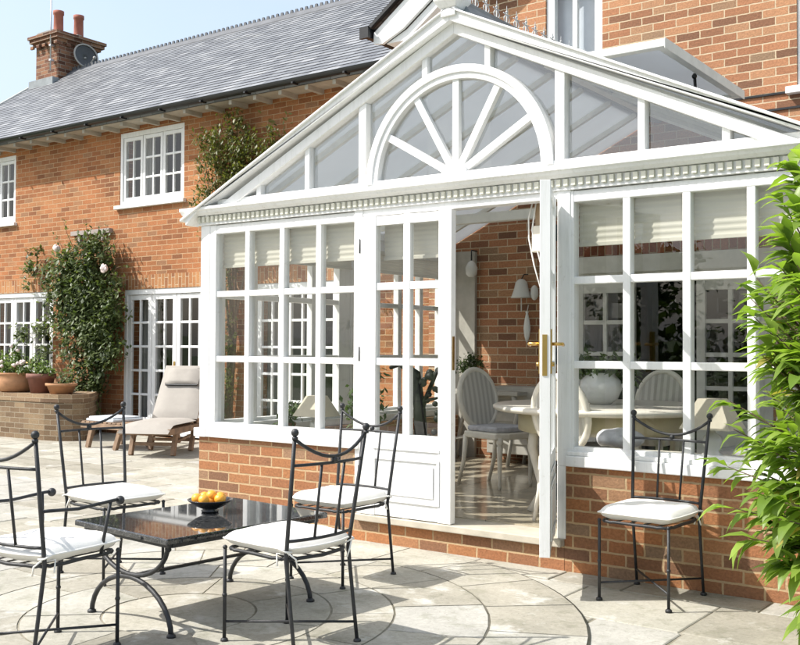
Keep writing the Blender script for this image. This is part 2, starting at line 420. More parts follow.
def rnd_dir():
    while True:
        v = Vector((random.uniform(-1,1), random.uniform(-1,1), random.uniform(-1,1)))
        if .05 < v.length < 1: return v.normalized()

def clump_leaves(mb, blobs, n, size, y_wall=None, aspect=.5, droop=.3, out=None):
    """leaf-sized faces in small clumps through the blobs (cx,cy,cz,rx,ry,rz)"""
    tot = sum(b[3]*b[5] for b in blobs)
    for b in blobs:
        k = int(n * b[3]*b[5] / tot); cl = max(3, k // 14)
        cents = []
        for _ in range(cl):
            v = rnd_dir() * (random.random() ** .45)
            cents.append((Vector((b[0]+v.x*b[3], b[1]+v.y*b[4], b[2]+v.z*b[5])), random.random()))
        for _ in range(k):
            c, tn = random.choice(cents)
            sp = min(b[3], b[5]) * .24 + size
            p = c + rnd_dir() * random.random() * sp
            if y_wall is not None and p.y > y_wall: p.y = y_wall - random.random()*.06
            d = rnd_dir(); d.z -= droop
            if out: d += Vector(out) * .7
            s = size * random.uniform(.6, 1.3)
            t = min(1, max(0, tn*.6 + random.random()*.4))
            leaf(mb, p, d, (0, -.4, 1), s, s*aspect, (t, t, t), .2, 1)

# ------------------------------------------------------------------ world and camera
W = bpy.data.worlds.new('World'); S.world = W; W.use_nodes = True
nt = W.node_tree; nt.nodes.clear()
sun_dir = Vector((.72, .62, -1)).normalized()          # the way the light travels
elev = math.asin(-sun_dir.z); azim = math.atan2(-sun_dir.x, -sun_dir.y)
sky = nt.nodes.new('ShaderNodeTexSky'); sky.sky_type = 'NISHITA'; sky.sun_disc = False
sky.sun_elevation = elev; sky.sun_rotation = azim % (2*PI); sky.altitude = 0; sky.air_density = 1.0; sky.dust_density = 4.0; sky.ozone_density = 1.0
bg = nt.nodes.new('ShaderNodeBackground'); bg.inputs[1].default_value = .15
wo = nt.nodes.new('ShaderNodeOutputWorld'); 
tc = nt.nodes.new('ShaderNodeTexCoord'); mp_ = nt.nodes.new('ShaderNodeMapping'); mp_.inputs['Scale'].default_value = (1, 1, 2.6); nt.links.new(tc.outputs['Generated'], mp_.inputs[0])
cl = noise_tex(nt, mp_.outputs[0], 2.2, 7, .6); cr_ = ramp(nt, [(.35, (.42,)*3), (.72, (.85,)*3)]); nt.links.new(cl.outputs[0], cr_.inputs[0])
nt.links.new(mix(nt, sky.outputs[0], (2.45, 2.8, 3.2), cr_.outputs[0]), bg.inputs[0]);  nt.links.new(bg.outputs[0], wo.inputs[0])
sl = bpy.data.lights.new('sun', 'SUN'); sl.energy = 3.1; sl.angle = R(.53); sl.color = (1, .965, .91)
so = bpy.data.objects.new('sun', sl); COL.objects.link(so); so.location = (-8, -8, 14)
so.rotation_euler = sun_dir.to_track_quat('-Z', 'Y').to_euler()

cam = bpy.data.cameras.new('camera'); co = bpy.data.objects.new('camera', cam); COL.objects.link(co); S.camera = co
cam.sensor_width = 36; cam.lens = 45; cam.clip_end = 2000; cam.clip_start = .05
yaw, pitch, roll = R(36.1), R(1.41), R(.29)
fw = Vector((-math.sin(yaw)*math.cos(pitch), math.cos(yaw)*math.cos(pitch), math.sin(pitch)))
rt = Vector((math.cos(yaw), math.sin(yaw), 0)); up = rt.cross(fw)
rr = rt*math.cos(roll) + up*math.sin(roll); uu = -rt*math.sin(roll) + up*math.cos(roll)
co.matrix_world = Matrix(((rr.x, uu.x, -fw.x, 5.966), (rr.y, uu.y, -fw.y, -5.488), (rr.z, uu.z, -fw.z, 1.345), (0, 0, 0, 1)))
S.view_settings.view_transform = 'Standard'; S.view_settings.look = 'None'; S.view_settings.exposure = 1.1; S.view_settings.gamma = 1
S.view_settings.use_curve_mapping = False
S.cycles.transparent_max_bounces = 32; S.cycles.max_bounces = 10; S.cycles.diffuse_bounces = 4

# ------------------------------------------------------------------ ground and paving
g = MB(); g.quad((-300, -300, -.06), (300, -300, -.06), (300, 300, -.06), (-300, 300, -.06))
tag(g.build('ground', GRASS), kind='structure')
jb = MB(); jb.box(-14, 9.5, -8.2, 4.4, -.055, -.007); tag(jb.build('patio_bed', JOINT), kind='structure')
CX, CY = 2.1, -2.05; RINGS = [.0, .38, .76, 1.08, 1.55, 2.02]
pv = MB()
rng = random.Random(3)
def slab(mb, x0, x1, y0, y1):
    gp = rng.uniform(.005, .009); x0 += gp; x1 -= gp; y0 += gp; y1 -= gp
    j = lambda: rng.uniform(-.005, .005)
    z = rng.uniform(-.0015, .0015); t = rng.random(); c = (t, t, t)
    P = [(x0+j(), y0+j()), (x1+j(), y0+j()), (x1+j(), y1+j()), (x0+j(), y1+j())]
    e = .006
    cx = (x0+x1)/2; cy = (y0+y1)/2
    I = [(p[0] + (e if p[0] < cx else -e), p[1] + (e if p[1] < cy else -e)) for p in P]
    vs = [(p[0], p[1], -.02) for p in P] + [(p[0], p[1], z-.004) for p in P] + [(p[0], p[1], z) for p in I]
    fs = [(8,9,10,11)]
    for a in range(4):
        b = (a+1) % 4; fs += [(a, b, b+4, a+4), (a+4, b+4, b+8, a+8)]
    mb.add(vs, fs, c)
y = -8.2
while y < 4.38:
    h = rng.choice([.45, .6, .6, .75]); h = min(h, 4.4 - y)
    if 4.4 - (y + h) < .2: h = 4.4 - y
    x = -14 + rng.uniform(-.4, 0)
    while x < 9.5:
        w = rng.choice([.45, .6, .75, .9, 1.05])
        if h > .55 and rng.random() < .22:
            slab(pv, x, x+w, y, y+h*.5); slab(pv, x, x+w, y+h*.5, y+h)
        else: slab(pv, x, x+w, y, y+h)
        x += w
    y += h
tag(pv.build('patio_paving', PAVE), kind='structure')
# the circle of wedge stones, laid 8 mm proud of the bed slabs
cb = MB(); cb.lathe([(2.026, -.01), (2.026, .0052), (0, .0052)], (CX, CY, 0), 96); tag(cb.build('circle_bed', JOINT), kind='structure')
cs = MB()
for ri in range(5):
    r0, r1 = RINGS[ri], RINGS[ri+1]; cnt = [1, 7, 12, 16, 22][ri]; off = [0, .3, .1, .35, .15][ri]
    if ri == 0:
        cs.lathe([(r1-.006, -.002), (r1-.006, .006), (r1-.012, .0085), (0, .0085)], (CX, CY, 0), 40, (.5, .5, .5)); continue
    for k in range(cnt):
        a0 = off + 2*PI*k/cnt; a1 = off + 2*PI*(k+1)/cnt
        ra, rb = r0+.006, r1-.006; seg = max(3, 60//cnt); t = rng.random(); z = .0085 + rng.uniform(-.001, .001)
        inn = []; ot = []
        for s in range(seg+1):
            f = s/seg
            da = .005/ra; db = .005/rb
            ai = a0+da + (a1-a0-2*da)*f; ao = a0+db + (a1-a0-2*db)*f
            inn.append((CX+ra*math.cos(ai), CY+ra*math.sin(ai))); ot.append((CX+rb*math.cos(ao), CY+rb*math.sin(ao)))
        poly = ot + inn[::-1]; n = len(poly)
        cs.add([(p[0], p[1], -.002) for p in poly] + [(p[0], p[1], z) for p in poly],
               [tuple(range(n, 2*n))] + [(i, (i+1) % n, (i+1) % n + n, i+n) for i in range(n)], (t, t, t))
tag(cs.build('circle_paving', PAVE), kind='structure')

# ------------------------------------------------------------------ windows as frames of bars
def lattice(fr, gl, xs, zs, x0, x1, z0, z1, y0, y1, gy, thin=.0):
    """xs / zs: pane intervals. frame bars go to fr, panes to gl"""
    ex = [x0] + [e for p in xs for e in p] + [x1]; ez = [z0] + [e for p in zs for e in p] + [z1]
    for i in range(0, len(ex), 2):
        o = 0 if i in (0, len(ex)-2) else thin
        fr.box(ex[i], ex[i+1], y0+o, y1-o, z0, z1)
    for i in range(0, len(ez), 2):
        o = .0035 if i in (0, len(ez)-2) else thin + .0035
        for (a, b) in [(x0, x1)]:
            fr.box(a+.003, b-.003, y0+o, y1-o, ez[i] + (.003 if i == 0 else 0), ez[i+1] - (.003 if i == len(ez)-2 else 0))
    for (a, b) in xs:
        for (c, d) in zs:
            ta, tb_ = random.gauss(0, .008), random.gauss(0, .008); Y_ = lambda x, z: gy + ta*(x-(a+b)/2) + tb_*(z-(c+d)/2)
            gl.quad(*[(x, Y_(x, z), z) for x, z in ((a-.004, c-.004), (b+.004, c-.004), (b+.004, d+.004), (a-.004, d+.004))])

def evenly(a, b, n, gap):
    w = (b - a - gap*(n-1)) / n
    return [(a + i*(w+gap), a + i*(w+gap) + w) for i in range(n)]

# ------------------------------------------------------------------ the brick house
house = thing('brick_house', (-5, 4.4, 0), 'old orange brick house with blue grey slate roof behind the white conservatory', 'house', world=True)
def holed_wall(mb, x0, x1, z0, z1, y0, y1, holes):
    xs = sorted({x0, x1, *[h[0] for h in holes], *[h[1] for h in holes]})
    for a, b in zip(xs, xs[1:]):
        z = z0
        for h in sorted([h for h in holes if h[0] <= a + 1e-6 and h[1] >= b - 1e-6], key=lambda h: h[2]):
            if h[2] > z: mb.box(a, b, y0, y1, z, h[2])
            z = h[3]
        if z < z1: mb.box(a, b, y0, y1, z, z1)
YH = 4.4; XW0, XE = -12.2, -.2
UW1 = (-6.62, -5.16, 3.5, 4.62); UW2 = (-10.9, -9.39, 3.44, 4.6)
FD1 = (-6.48, -4.72, .03, 2.2); FD2 = (-10.05, -8.28, .03, 2.23); FD3 = (-3.75, -2.0, .03, 2.2)
hw = MB(); holed_wall(hw, XW0, XE, -.05, 4.86, YH, YH+.3, [UW1, UW2, FD1, FD2, FD3]); hw.build('wall', BRICK_OLD, house)
gw = MB(); gw.prism([(YH+.3, -.05), (9.7, -.05), (9.7, 4.86), (7, 6.8), (YH+.3, 4.95)], XW0, XW0+.3, 'x'); gw.build('wall', BRICK_OLD, house)
# soldier course above the french doors
for d in (FD1, FD2, FD3):
    s = MB(); s.box(d[0]-.1, d[1]+.1, YH-.004, YH+.05, d[3], d[3]+.215); s.build('lintel', BRICK_SOLD2, house)
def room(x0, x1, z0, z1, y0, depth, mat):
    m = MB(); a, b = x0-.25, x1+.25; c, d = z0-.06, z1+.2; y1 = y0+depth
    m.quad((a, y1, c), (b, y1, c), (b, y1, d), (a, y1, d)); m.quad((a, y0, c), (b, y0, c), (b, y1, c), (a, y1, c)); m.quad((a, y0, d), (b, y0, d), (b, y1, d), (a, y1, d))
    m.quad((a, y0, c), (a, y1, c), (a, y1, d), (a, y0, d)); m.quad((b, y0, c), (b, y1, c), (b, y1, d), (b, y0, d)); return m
def curtain(x0, x1, z0, z1, y, amp=.03, per=.09):
    m = MB(); n = max(4, int((x1-x0)/per*6)); vs = []
    for i in range(n+1):
        x = x0 + (x1-x0)*i/n; yy = y + amp*math.sin(2*PI*(x-x0)/per) + .01*math.sin(11*x)
        vs += [(x, yy, z0), (x, yy, z1)]
    m.add(vs, [(2*i, 2*i+2, 2*i+3, 2*i+1) for i in range(n)], None, True); return m
def casement(o, label):
    x0, x1, z0, z1 = o
    fr = MB(); gl = MB(); yf = YH+.03
    fr.box(x0, x0+.05, yf-.02, yf+.1, z0, z1); fr.box(x1-.05, x1, yf-.02, yf+.1, z0, z1); fr.box(x0+.05, x1-.05, yf-.023, yf+.1, z1-.07, z1); fr.box(x0+.05, x1-.05, yf-.023, yf+.1, z0, z0+.06)
    for (a, b) in evenly(x0+.055, x1-.055, 3, .012):
        lattice(fr, gl, evenly(a+.05, b-.05, 2, .03), evenly(z0+.12, z1-.13, 3, .032), a, b, z0+.062, z1-.072, yf, yf+.045, yf+.02, .006)
    w = fr.build('window', WHITE, house, .004); w['label'] = label
    gl.build('pane', GLASS, w)
    s = MB(); s.box(x0-.07, x1+.05, YH-.06, YH+.1, z0-.055, z0); s.build('sill', WHITE, w, .005)
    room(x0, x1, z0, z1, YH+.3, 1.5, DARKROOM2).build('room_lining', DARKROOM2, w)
    curtain(x0+.02, x0+.34, z0-.02, z1, YH+.4).build('curtain', CURTAIN, w)
    curtain(x1-.3, x1-.02, z0-.02, z1, YH+.4).build('curtain', CURTAIN, w)
casement(UW1, 'white three light upstairs window beside the upper climber')
casement(UW2, 'white upstairs window cut by the left edge of the photo')
def french(o, label, handle):
    x0, x1, z0, z1 = o; fr = MB(); gl = MB(); yf = YH+.03
    fr.box(x0, x0+.06, yf-.02, yf+.1, z0, z1); fr.box(x1-.06, x1, yf-.02, yf+.1, z0, z1); fr.box(x0+.06, x1-.06, yf-.023, yf+.1, z1-.08, z1); fr.box(x0+.06, x1-.06, yf-.03, yf+.1, z0-.03, z0+.03)
    for (a, b) in evenly(x0+.065, x1-.065, 3, .012):
        lattice(fr, gl, evenly(a+.075, b-.075, 2, .032), evenly(z0+.24, z1-.16, 5, .035), a, b, z0+.034, z1-.084, yf, yf+.05, yf+.022, .006)
    w = fr.build('french_door', WHITE, house, .004); w['label'] = label
    gl.build('pane', GLASS, w)
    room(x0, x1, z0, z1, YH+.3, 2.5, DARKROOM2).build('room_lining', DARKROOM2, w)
    curtain(x0-.22, x0+.38, z0, z1+.1, YH+.40).build('curtain', CURTAIN, w)
    hx = x0+.065+(x1-x0-.13)*2/3
    h = MB(); h.box(hx-.045, hx-.015, yf-.012, yf, .95, 1.12); h.tube([(hx-.03, yf-.01, 1.05), (hx-.03, yf-.05, 1.05), (hx-.14, yf-.05, 1.05)], .009, 8); h.build('handle', BRASS, w)
french(FD1, 'white french doors behind the wooden lounger', True)
french(FD2, 'white french doors behind the potted plants', True)
french(FD3, 'white french doors seen through the left windows of the conservatory', True)
# shelf-like batten above the rose
b = MB(); b.box(-7.75, -6.78, YH-.07, YH+.02, 3.10, 3.17); b.box(-7.6, -7.54, YH-.05, YH, 2.98, 3.10); b.box(-7.0, -6.94, YH-.05, YH, 2.98, 3.10); b.build('wall_batten', paint('weathered_batten', (.34, .29, .26), .85, .15), house, .003)
# eaves: rafter feet, soffit, gutter, downpipe bracket
e = MB(); e.box(XW0-.1, XE+.3, YH-.34, YH+.05, 4.70, 4.72)
x = XW0
RAFTER = paint('rafter_paint', (.42, .385, .32), .7, .15)
while x < XE:
    m_ = MB(); m_.box(x, x+.055, YH-.32, YH, 4.64, 4.70); m_.build('rafter_end', RAFTER, house); x += .46
e.build('soffit', paint('soffit_board', (.42, .38, .31), .7, .15), house)
gt = MB(); gp = []
for k in range(9):
    a = PI + PI*k/8; gp.append((YH-.40+.06*math.cos(a), 4.775+.06*math.sin(a)))
gp2 = [(YH-.40+.05*math.cos(PI+PI*k/8), 4.775+.05*math.sin(PI+PI*k/8)) for k in range(8, -1, -1)]
gt.prism(gp + gp2, XW0-.12, XE+.35, 'x'); gt.box(XW0-.1, XE+.3, YH-.345, YH-.325, 4.70, 4.80)
x = XW0+.2
while x < XE: gt.box(x, x+.03, YH-.465, YH-.33, 4.705, 4.73); x += .85
gt.build('gutter', BLACK_GUT, house)
# main roof in real courses
K = .725
def slates(mb, uvlist, A, B, up_dir, ns, rowh, lift=.009):
    """A->B eaves line, up_dir per metre of slope"""
    A = Vector(A); B = Vector(B); u = Vector(up_dir).normalized(); d = (B-A); L = d.length; d.normalize(); nrm = d.cross(u).normalized()
    if nrm.z < 0: nrm = -nrm
    rows = int(ns/rowh)
    for i in range(rows):
        s0, s1 = i*rowh, (i+1)*rowh+.02
        seg = max(1, int(L/.26)); offs = (i % 2)*.13
        p0 = A + u*s0 + nrm*lift; p1 = A + u*s1
        mb.add([p0, p0+d*L, p1+d*L, p1, A+u*s0, A+u*s0+d*L], [(0,1,2,3), (4,5,1,0)])
        o_ = rng.random()*3; uvlist += [[(o_, s0+.002), (o_+L, s0+.002), (o_+L, s1-.02), (o_, s1-.02)], [(o_, s0), (o_+L, s0), (o_+L, s0), (o_, s0)]]
def build_slates(name, parent, A, B, up_dir, ns, rowh=.125):
    mb = MB(); uvs = []; slates(mb, uvs, A, B, up_dir, ns, rowh)
    o = mb.build(name, SLATE, parent); L = o.data.uv_layers[0].data; k = 0
    for p, us in zip(o.data.polygons, uvs):
        for li, uvv in zip(p.loop_indices, us): L[li].uv = uvv
    return o
ud = Vector((0, 1, K)).normalized(); sl_len = math.hypot(7-4.03, (7-4.03)*K)
mr = build_slates('roof', house, (XW0-.15, 4.03, 4.80), (3.0, 4.03, 4.80), ud, sl_len)
ub = MB(); ub.prism([(4.03, 4.775), (7, 4.775+2.97*K), (9.97, 4.775), (9.97, 4.68), (7, 4.68+2.97*K), (4.05, 4.70)], XW0-.14, 3.0, 'x'); ub.build('roof_deck', SLATE, mr)
rd = MB()
rd.prism([(6.84, 6.86), (7, 7.0), (7.16, 6.86), (7.16, 6.80), (7, 6.93), (6.84, 6.80)], XW0-.15, 3.0, 'x')
x = XW0-.1
while x < 2:                                            # saw-toothed ridge tiles
    rd.prism([(x, 6.97), (x+.08, 6.97), (x+.06, 7.045), (x+.02, 7.045)], 6.985, 7.015, 'y'); x += .11
rd.build('ridge', paint('ridge_tile', (.11, .115, .125), .7, .2), mr)
vb = MB(); vb.beam((XW0-.13, 4.03, 4.74), (XW0-.13, 7, 4.74+2.97*K), .03, .16); vb.build('bargeboard', WHITE_OLD, mr)
# chimney
ch = MB(); ch.box(-12.22, -11.47, 6.65, 7.6, 6.2, 7.5)
chim = ch.build('chimney', BRICK_CHIM, house)
cc = MB(); cc.box(-12.27, -11.42, 6.60, 7.65, 7.5, 7.56); cc.box(-12.32, -11.37, 6.55, 7.70, 7.56, 7.63); cc.box(-12.35, -11.34, 6.52, 7.73, 7.63, 7.69)
x = -12.3
while x < -11.4: cc.box(x, x+.1, 6.56, 6.6, 7.44, 7.5); x += .2
yy = 6.62
while yy < 7.6: cc.box(-11.47, -11.43, yy, yy+.1, 7.44, 7.5); yy += .2
cc.build('chimney_cap', BRICK_CHIM, chim)
fl = MB(); fl.box(-12.3, -11.4, 7.05, 7.15, 7.69, 7.73); fl.prism([(-12.28, 7.69), (-11.4, 7.69), (-11.6, 7.76), (-12.1, 7.76)], 6.6, 7.65); fl.build('flaunching', STONE_CAP, chim)
for px, py in ((-11.95, 6.98), (-11.85, 7.4)):
    p = MB(); p.lathe([(.11, 7.72), (.115, 7.8), (.10, 7.85), (.095, 8.2), (.11, 8.22), (.11, 8.29), (.08, 8.29), (.075, 8.1), (0, 8.08)], (px, py, 0), 18); p.build('chimney_pot', paint('red_clay_pot', (.33, .11, .07), .8, .2), chim)
lf = MB(); lf.box(-12.25, -11.44, 6.5, 6.65, 6.53, 6.75); lf.build('flashing', LEAD, chim)

# ------------------------------------------------------------------ the gabled wing of the house (its wall is also the back wall of the conservatory)
YW = 3.5
wing = thing('gabled_brick_wing', (2.5, YW, 0), 'gabled orange brick wing of the house, rising right behind the conservatory roof', 'house', world=True)
WL = (1.22, 1.84, 3.72, 5.05); WR = (3.66, 4.75, 3.62, 4.95); BD = (1.47, 3.45, .2, 2.02)
ww = MB()
holed_wall(ww, .3, 7.4, -.05, 5.2, YW, YW+.3, [WL, WR, BD])
ww.prism([(-.2, -.05), (.3, -.05), (.3, 5.2), (-.2, 4.85)], YW, YW+.3)
ww.prism([(.3, 5.2), (7.4, 5.2), (7.4, 4.85), (7.41, 4.85), (3.6, 7.5)], YW, YW+.3)
ww.box(-.2, .1, YW+.3, YH+.3, -.05, 4.85)
ww.build('wall', BRICK_WING, wing)
sd = MB(); sd.box(1.3, 3.7, YW-.006, YW+.02, 2.24, 2.455); sd.build('lintel', BRICK_SOLD, wing)
lb = MB(); lb.box(1.4, 3.6, YW-.03, YW+.05, 2.07, 2.235); lb.build('lintel_board', WHITE_OLD, wing, .004)
def wing_window(o, nx, nz, label):
    x0, x1, z0, z1 = o; fr = MB(); gl = MB(); yf = YW+.02
    lattice(fr, gl, evenly(x0+.09, x1-.09, nx, .05), evenly(z0+.09, z1-.09, nz, .035), x0, x1, z0, z1, yf, yf+.07, yf+.03, .008)
    w = fr.build('window', WHITE, wing, .004); w['label'] = label
    gl.build('pane', GLASS, w)
    s = MB(); s.box(x0-.08, x1+.08, YW-.07, YW+.05, z0-.06, z0); s.build('sill', WHITE, w, .004)
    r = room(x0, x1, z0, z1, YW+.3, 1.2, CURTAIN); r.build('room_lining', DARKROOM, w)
    curtain(x0, x1, z0, z1, YW+.16, .012, .2).build('curtain', paint('pale_net_curtain', (.50, .53, .58), .9, .05), w)
wing_window(WL, 2, 1, 'small white window above the conservatory ridge'); wing_window(WR, 2, 3, 'white upstairs window at the right edge of the photo')
# inner door of the back wall
x0, x1, z0, z1 = BD; fr = MB(); gl = MB(); yf = YW+.02
fr.box(x0, x0+.07, yf-.025, yf+.1, z0, z1+.05); fr.box(x1-.07, x1, yf-.025, yf+.1, z0, z1+.05)
fr.box(x0+.07, x1-.07, yf-.023, yf+.1, z1-.03, z1+.05)
for (a, b) in evenly(x0+.075, x1-.075, 2, .6):
    lattice(fr, gl, evenly(a+.08, b-.08, 2, .04), evenly(z0+.5, z1-.14, 4, .04), a, b, z0+.01, z1-.035, yf, yf+.05, yf+.022, .006)
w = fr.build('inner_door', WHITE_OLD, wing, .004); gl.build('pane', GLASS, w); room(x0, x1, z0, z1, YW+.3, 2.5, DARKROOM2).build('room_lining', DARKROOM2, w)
# boxed eaves of the gable: slates, fascia, soffit
uw = Vector((1, 0, .70)).normalized()
wr = build_slates('roof', wing, (-.78, 9.0, 4.86), (-.78, 3.12, 4.86), uw, 5.35)
build_slates('roof', wing, (7.98, 3.12, 4.86), (7.98, 9.0, 4.86), Vector((-1, 0, .70)), 5.35)
bb = MB()
for s in (1, -1):
    X = lambda x: 3.6 + s*(x-3.6)
    pl = [(X(-.72), 4.80), (X(3.6), 4.80+4.32*.7), (X(3.6), 4.80+4.32*.7-.3), (X(-.32), 4.80+.4*.7-.3), (X(-.60), 4.66), (X(-.72), 4.68)]
    bb.prism(pl, 3.16, 3.20)
    bb.prism([(X(-.58), 4.665), (X(-.3), 4.66), (X(3.6), 7.42), (X(3.6), 7.5), (X(-.3), 4.78)], 3.203, 3.5)
bb.build('bargeboard', WHITE, wing, .004)
bg2 = MB(); bg2.box(-.80, -.74, 3.08, 9, 4.74, 4.84); bg2.box(-.84, -.72, 3.06, 3.10, 4.73, 4.85); bg2.beam((-.74, 3.14, 4.86), (3.6, 3.14, 4.86+4.34*.7), .06, .035)
bg2.build('gutter', BLACK_GUT, wing)
lg = MB(); lg.box(2.9, 3.655, YW-.016, YW+.01, 3.575, 3.593); lg.box(3.35, 4.9, YW-.016, YW+.01, 3.435, 3.453); lg.build('flashing', BLACK_GUT, wing)

# ------------------------------------------------------------------ satellite dish and aerial
t = thing('satellite_dish', (-11.34, 7.1, 7.2), 'round dark satellite dish fixed to the side of the chimney', 'satellite dish')
Mx = Matrix.Rotation(R(90), 4, 'Y') @ Matrix.Identity(4)
d = MB(Matrix.Translation((.16, 0, .05)) @ Matrix.Rotation(R(78), 4, 'Y') @ Matrix.Rotation(R(10), 4, 'X'))
d.lathe([(0, -.05), (.1, -.042), (.2, -.015), (.25, .008), (.25, .0), (.2, -.024), (.1, -.05), (0, -.058)], n=28); d.build('reflector', DISH, t)
rm = MB(d.M); rm.tube([(.252*math.cos(a*PI/14), .252*math.sin(a*PI/14), .008) for a in range(28)], .018, 6, closed=True); rm.build('rim', DISHRIM, t)
am = MB(); am.tube([(.16, 0, -.2), (.42, 0, -.05)], .012); am.ball((.44, 0, -.03), .035); am.tube([(-.12, 0, 0), (.15, 0, .02)], .02); am.build('bracket', DISHRIM, t)
t = thing('tv_aerial', (-11.6, 6.56, 6.9), 'thin grey aerial pole rising past the chimney pots', 'aerial')
p = MB(); p.tube([(0, 0, 0), (0, 0, 1.9)], .016, 8); p.build('pole', METAL, t)
p = MB(); p.tube([(-.35, 0, 1.8), (.35, 0, 1.8)], .008)
for k in range(7): p.tube([(-.3+.1*k, -.15, 1.8), (-.3+.1*k, .15, 1.8)], .005, 6)
p.build('antenna', METAL, t)
p = MB(); p.box(-.03, .03, -.02, .07, .2, .24); p.box(-.03, .03, -.02, .07, .5, .54); p.build('bracket', METAL, t)

# ------------------------------------------------------------------ the conservatory
cons = thing('conservatory', (2.41, 0, 0), 'white timber conservatory with a fan light in its glazed gable and brick base', 'conservatory', world=True)
CW = 4.82; FZ = .2
# dwarf walls
def dwarf(x0, x1, y0, y1): m = MB(); m.box(x0, x1, y0, y1, -.05, .632); return m.build('dwarf_wall', BRICK_NEW, cons)
dwarf(0, 1.60, 0, .22); dwarf(3.20, CW, 0, .22); dwarf(0.001, .22, .22, YW); dwarf(CW-.22, CW-.001, .22, YW)
# step under the doors
st = MB(); st.box(1.60, 3.20, -.002, .2, -.05, .145); st.build('step_riser', BRICK_NEW, cons)
th = MB(); th.box(1.602, 3.198, -.05, .24, .146, .192); th.build('threshold', CURBSTONE, cons, .006)
# window panels on the dwarf walls
ZR = [(.752, 1.222), (1.268, 1.73), (1.776, 2.228)]
def panel(M, xs, x0, x1, label=None):
    fr = MB(M); gl = MB(M)
    lattice(fr, gl, xs, ZR, x0, x1, .70, 2.30, .0, .075, .04, .006)
    w = fr.build('window', WHITE, cons, .005)
    if label: w['label'] = label
    gl.build('pane', GLASS, w)
    bd = MB(M)
    bd.box(x0-.0, x1+.0, -.032, .16, .634, .698); bd.box(x0+.002, x1-.002, -.02, .14, .698, .725)
    bd.build('sill', WHITE, w, .006)
PX = evenly(.17, 1.56, 4, .048)
panel(Matrix.Identity(4), PX, .10, 1.63, 'twelve pane window left of the doors')
panel(Matrix.Translation((CW, 0, 0)) @ Matrix.Scale(-1, 4, (1,0,0)), PX, .10, 1.60, 'twelve pane window right of the doors')
SXS = evenly(.16, 1.60, 4, .06)
for k in range(2):
    o = .12 + k*1.68
    panel(Matrix.Translation((0, o+1.68, 0)) @ Matrix.Rotation(-PI/2, 4, 'Z'), SXS, .0, 1.675)
    panel(Matrix.Translation((CW, o, 0)) @ Matrix.Rotation(PI/2, 4, 'Z'), SXS, .0, 1.675)
for (a, b) in ((.0, .105), (CW-.105, CW)):
    m = MB(); m.box(a, b, -.004, .12, .70, 2.302); m.box(a-.03 if a == 0 else a, b+.03 if b == CW else b, -.036, .13, .632, .70); m.build('corner_post', WHITE, cons, .006)
m = MB(); m.box(1.565, 1.64, -.006, .1, .632, 2.31); m.box(1.58, 1.64, -.006, .1, .192, .632); m.build('door_post', WHITE, cons, .005)
m = MB(); m.box(3.152, 3.24, -.006, .1, .632, 2.31); m.box(3.152, 3.21, -.006, .1, .192, .632); m.build('door_post', WHITE, cons, .005)
m = MB(); m.box(1.64, 3.18, .0, .1, 2.255, 2.302); m.build('door_head', WHITE, cons, .004)
# doors: local x from the hinge, exterior towards -y
def door(M, label, handles, zb=0):
    fr = MB(M); gl = MB(M); W_ = .755
    lattice(fr, gl, [(.135, .365), (.42, .655)], [(.56, 1.025), (1.075, 1.54), (1.59, 1.985)], 0, W_, zb, 2.05, -.03, .026, -.004, .005)
    fr.box(.12, .67, -.036, -.03, .455, .475)
    for (a, b, c, d2) in ((.12, .67, .105, .125), (.12, .67, .385, .405), (.12, .14, .125, .385), (.65, .67, .125, .385)): fr.box(a, b, -.037, -.031, c, d2)
    for (a, b, c, d2) in ((.17, .62, .15, .36),): fr.box(a, b, -.0335, -.030, c, d2)
    w = fr.build('door', WHITE, cons, .003); w['label'] = label
    gl.build('pane', GLASS, w)
    for z in (.28, 1.1, 1.85):
        h = MB(M); h.tube([(-.004, -.033, z-.05), (-.004, -.033, z+.05)], .005, 8); h.build('hinge', paint('steel_hinge', (.30, .29, .27), .4, .1, metal=.8) if z < 0 else IRON, w)
    if handles:
        h = MB(M)
        for s, yy in ((-1, -.03), (1, .026)):
            y2 = yy + s*.007
            h.box(W_-.075, W_-.035, min(yy, y2), max(yy, y2), 1.01, 1.25)
            h.tube([(W_-.055, yy, 1.17), (W_-.055, yy+s*.055, 1.17), (W_-.075, yy+s*.062, 1.17), (W_-.17, yy+s*.062, 1.165)], .0095, 10)
            h.tube([(W_-.055, yy, 1.06), (W_-.055, yy+s*.02, 1.06)], .012, 10)
        h.build('handle', BRASS, w)
    l = MB(M); l.box(W_, W_+.003, -.014, .012, 1.0, 1.22); l.build('lock_plate', BRASS, w)
    return w
door(Matrix.Translation((1.645, -.005, .196)), 'closed glazed door leaf on the left of the doorway', False)
ang = R(-90+25.0)
Mr = Matrix.Translation((3.128, -.04, .196)) @ Matrix.Rotation(ang, 4, 'Z') @ Matrix.Scale(-1, 4, (0,1,0))
# right leaf: hinged on the right; its outer face turns to +x when thrown open
door(Mr, 'glazed door leaf standing wide open, seen edge on', True, .035)
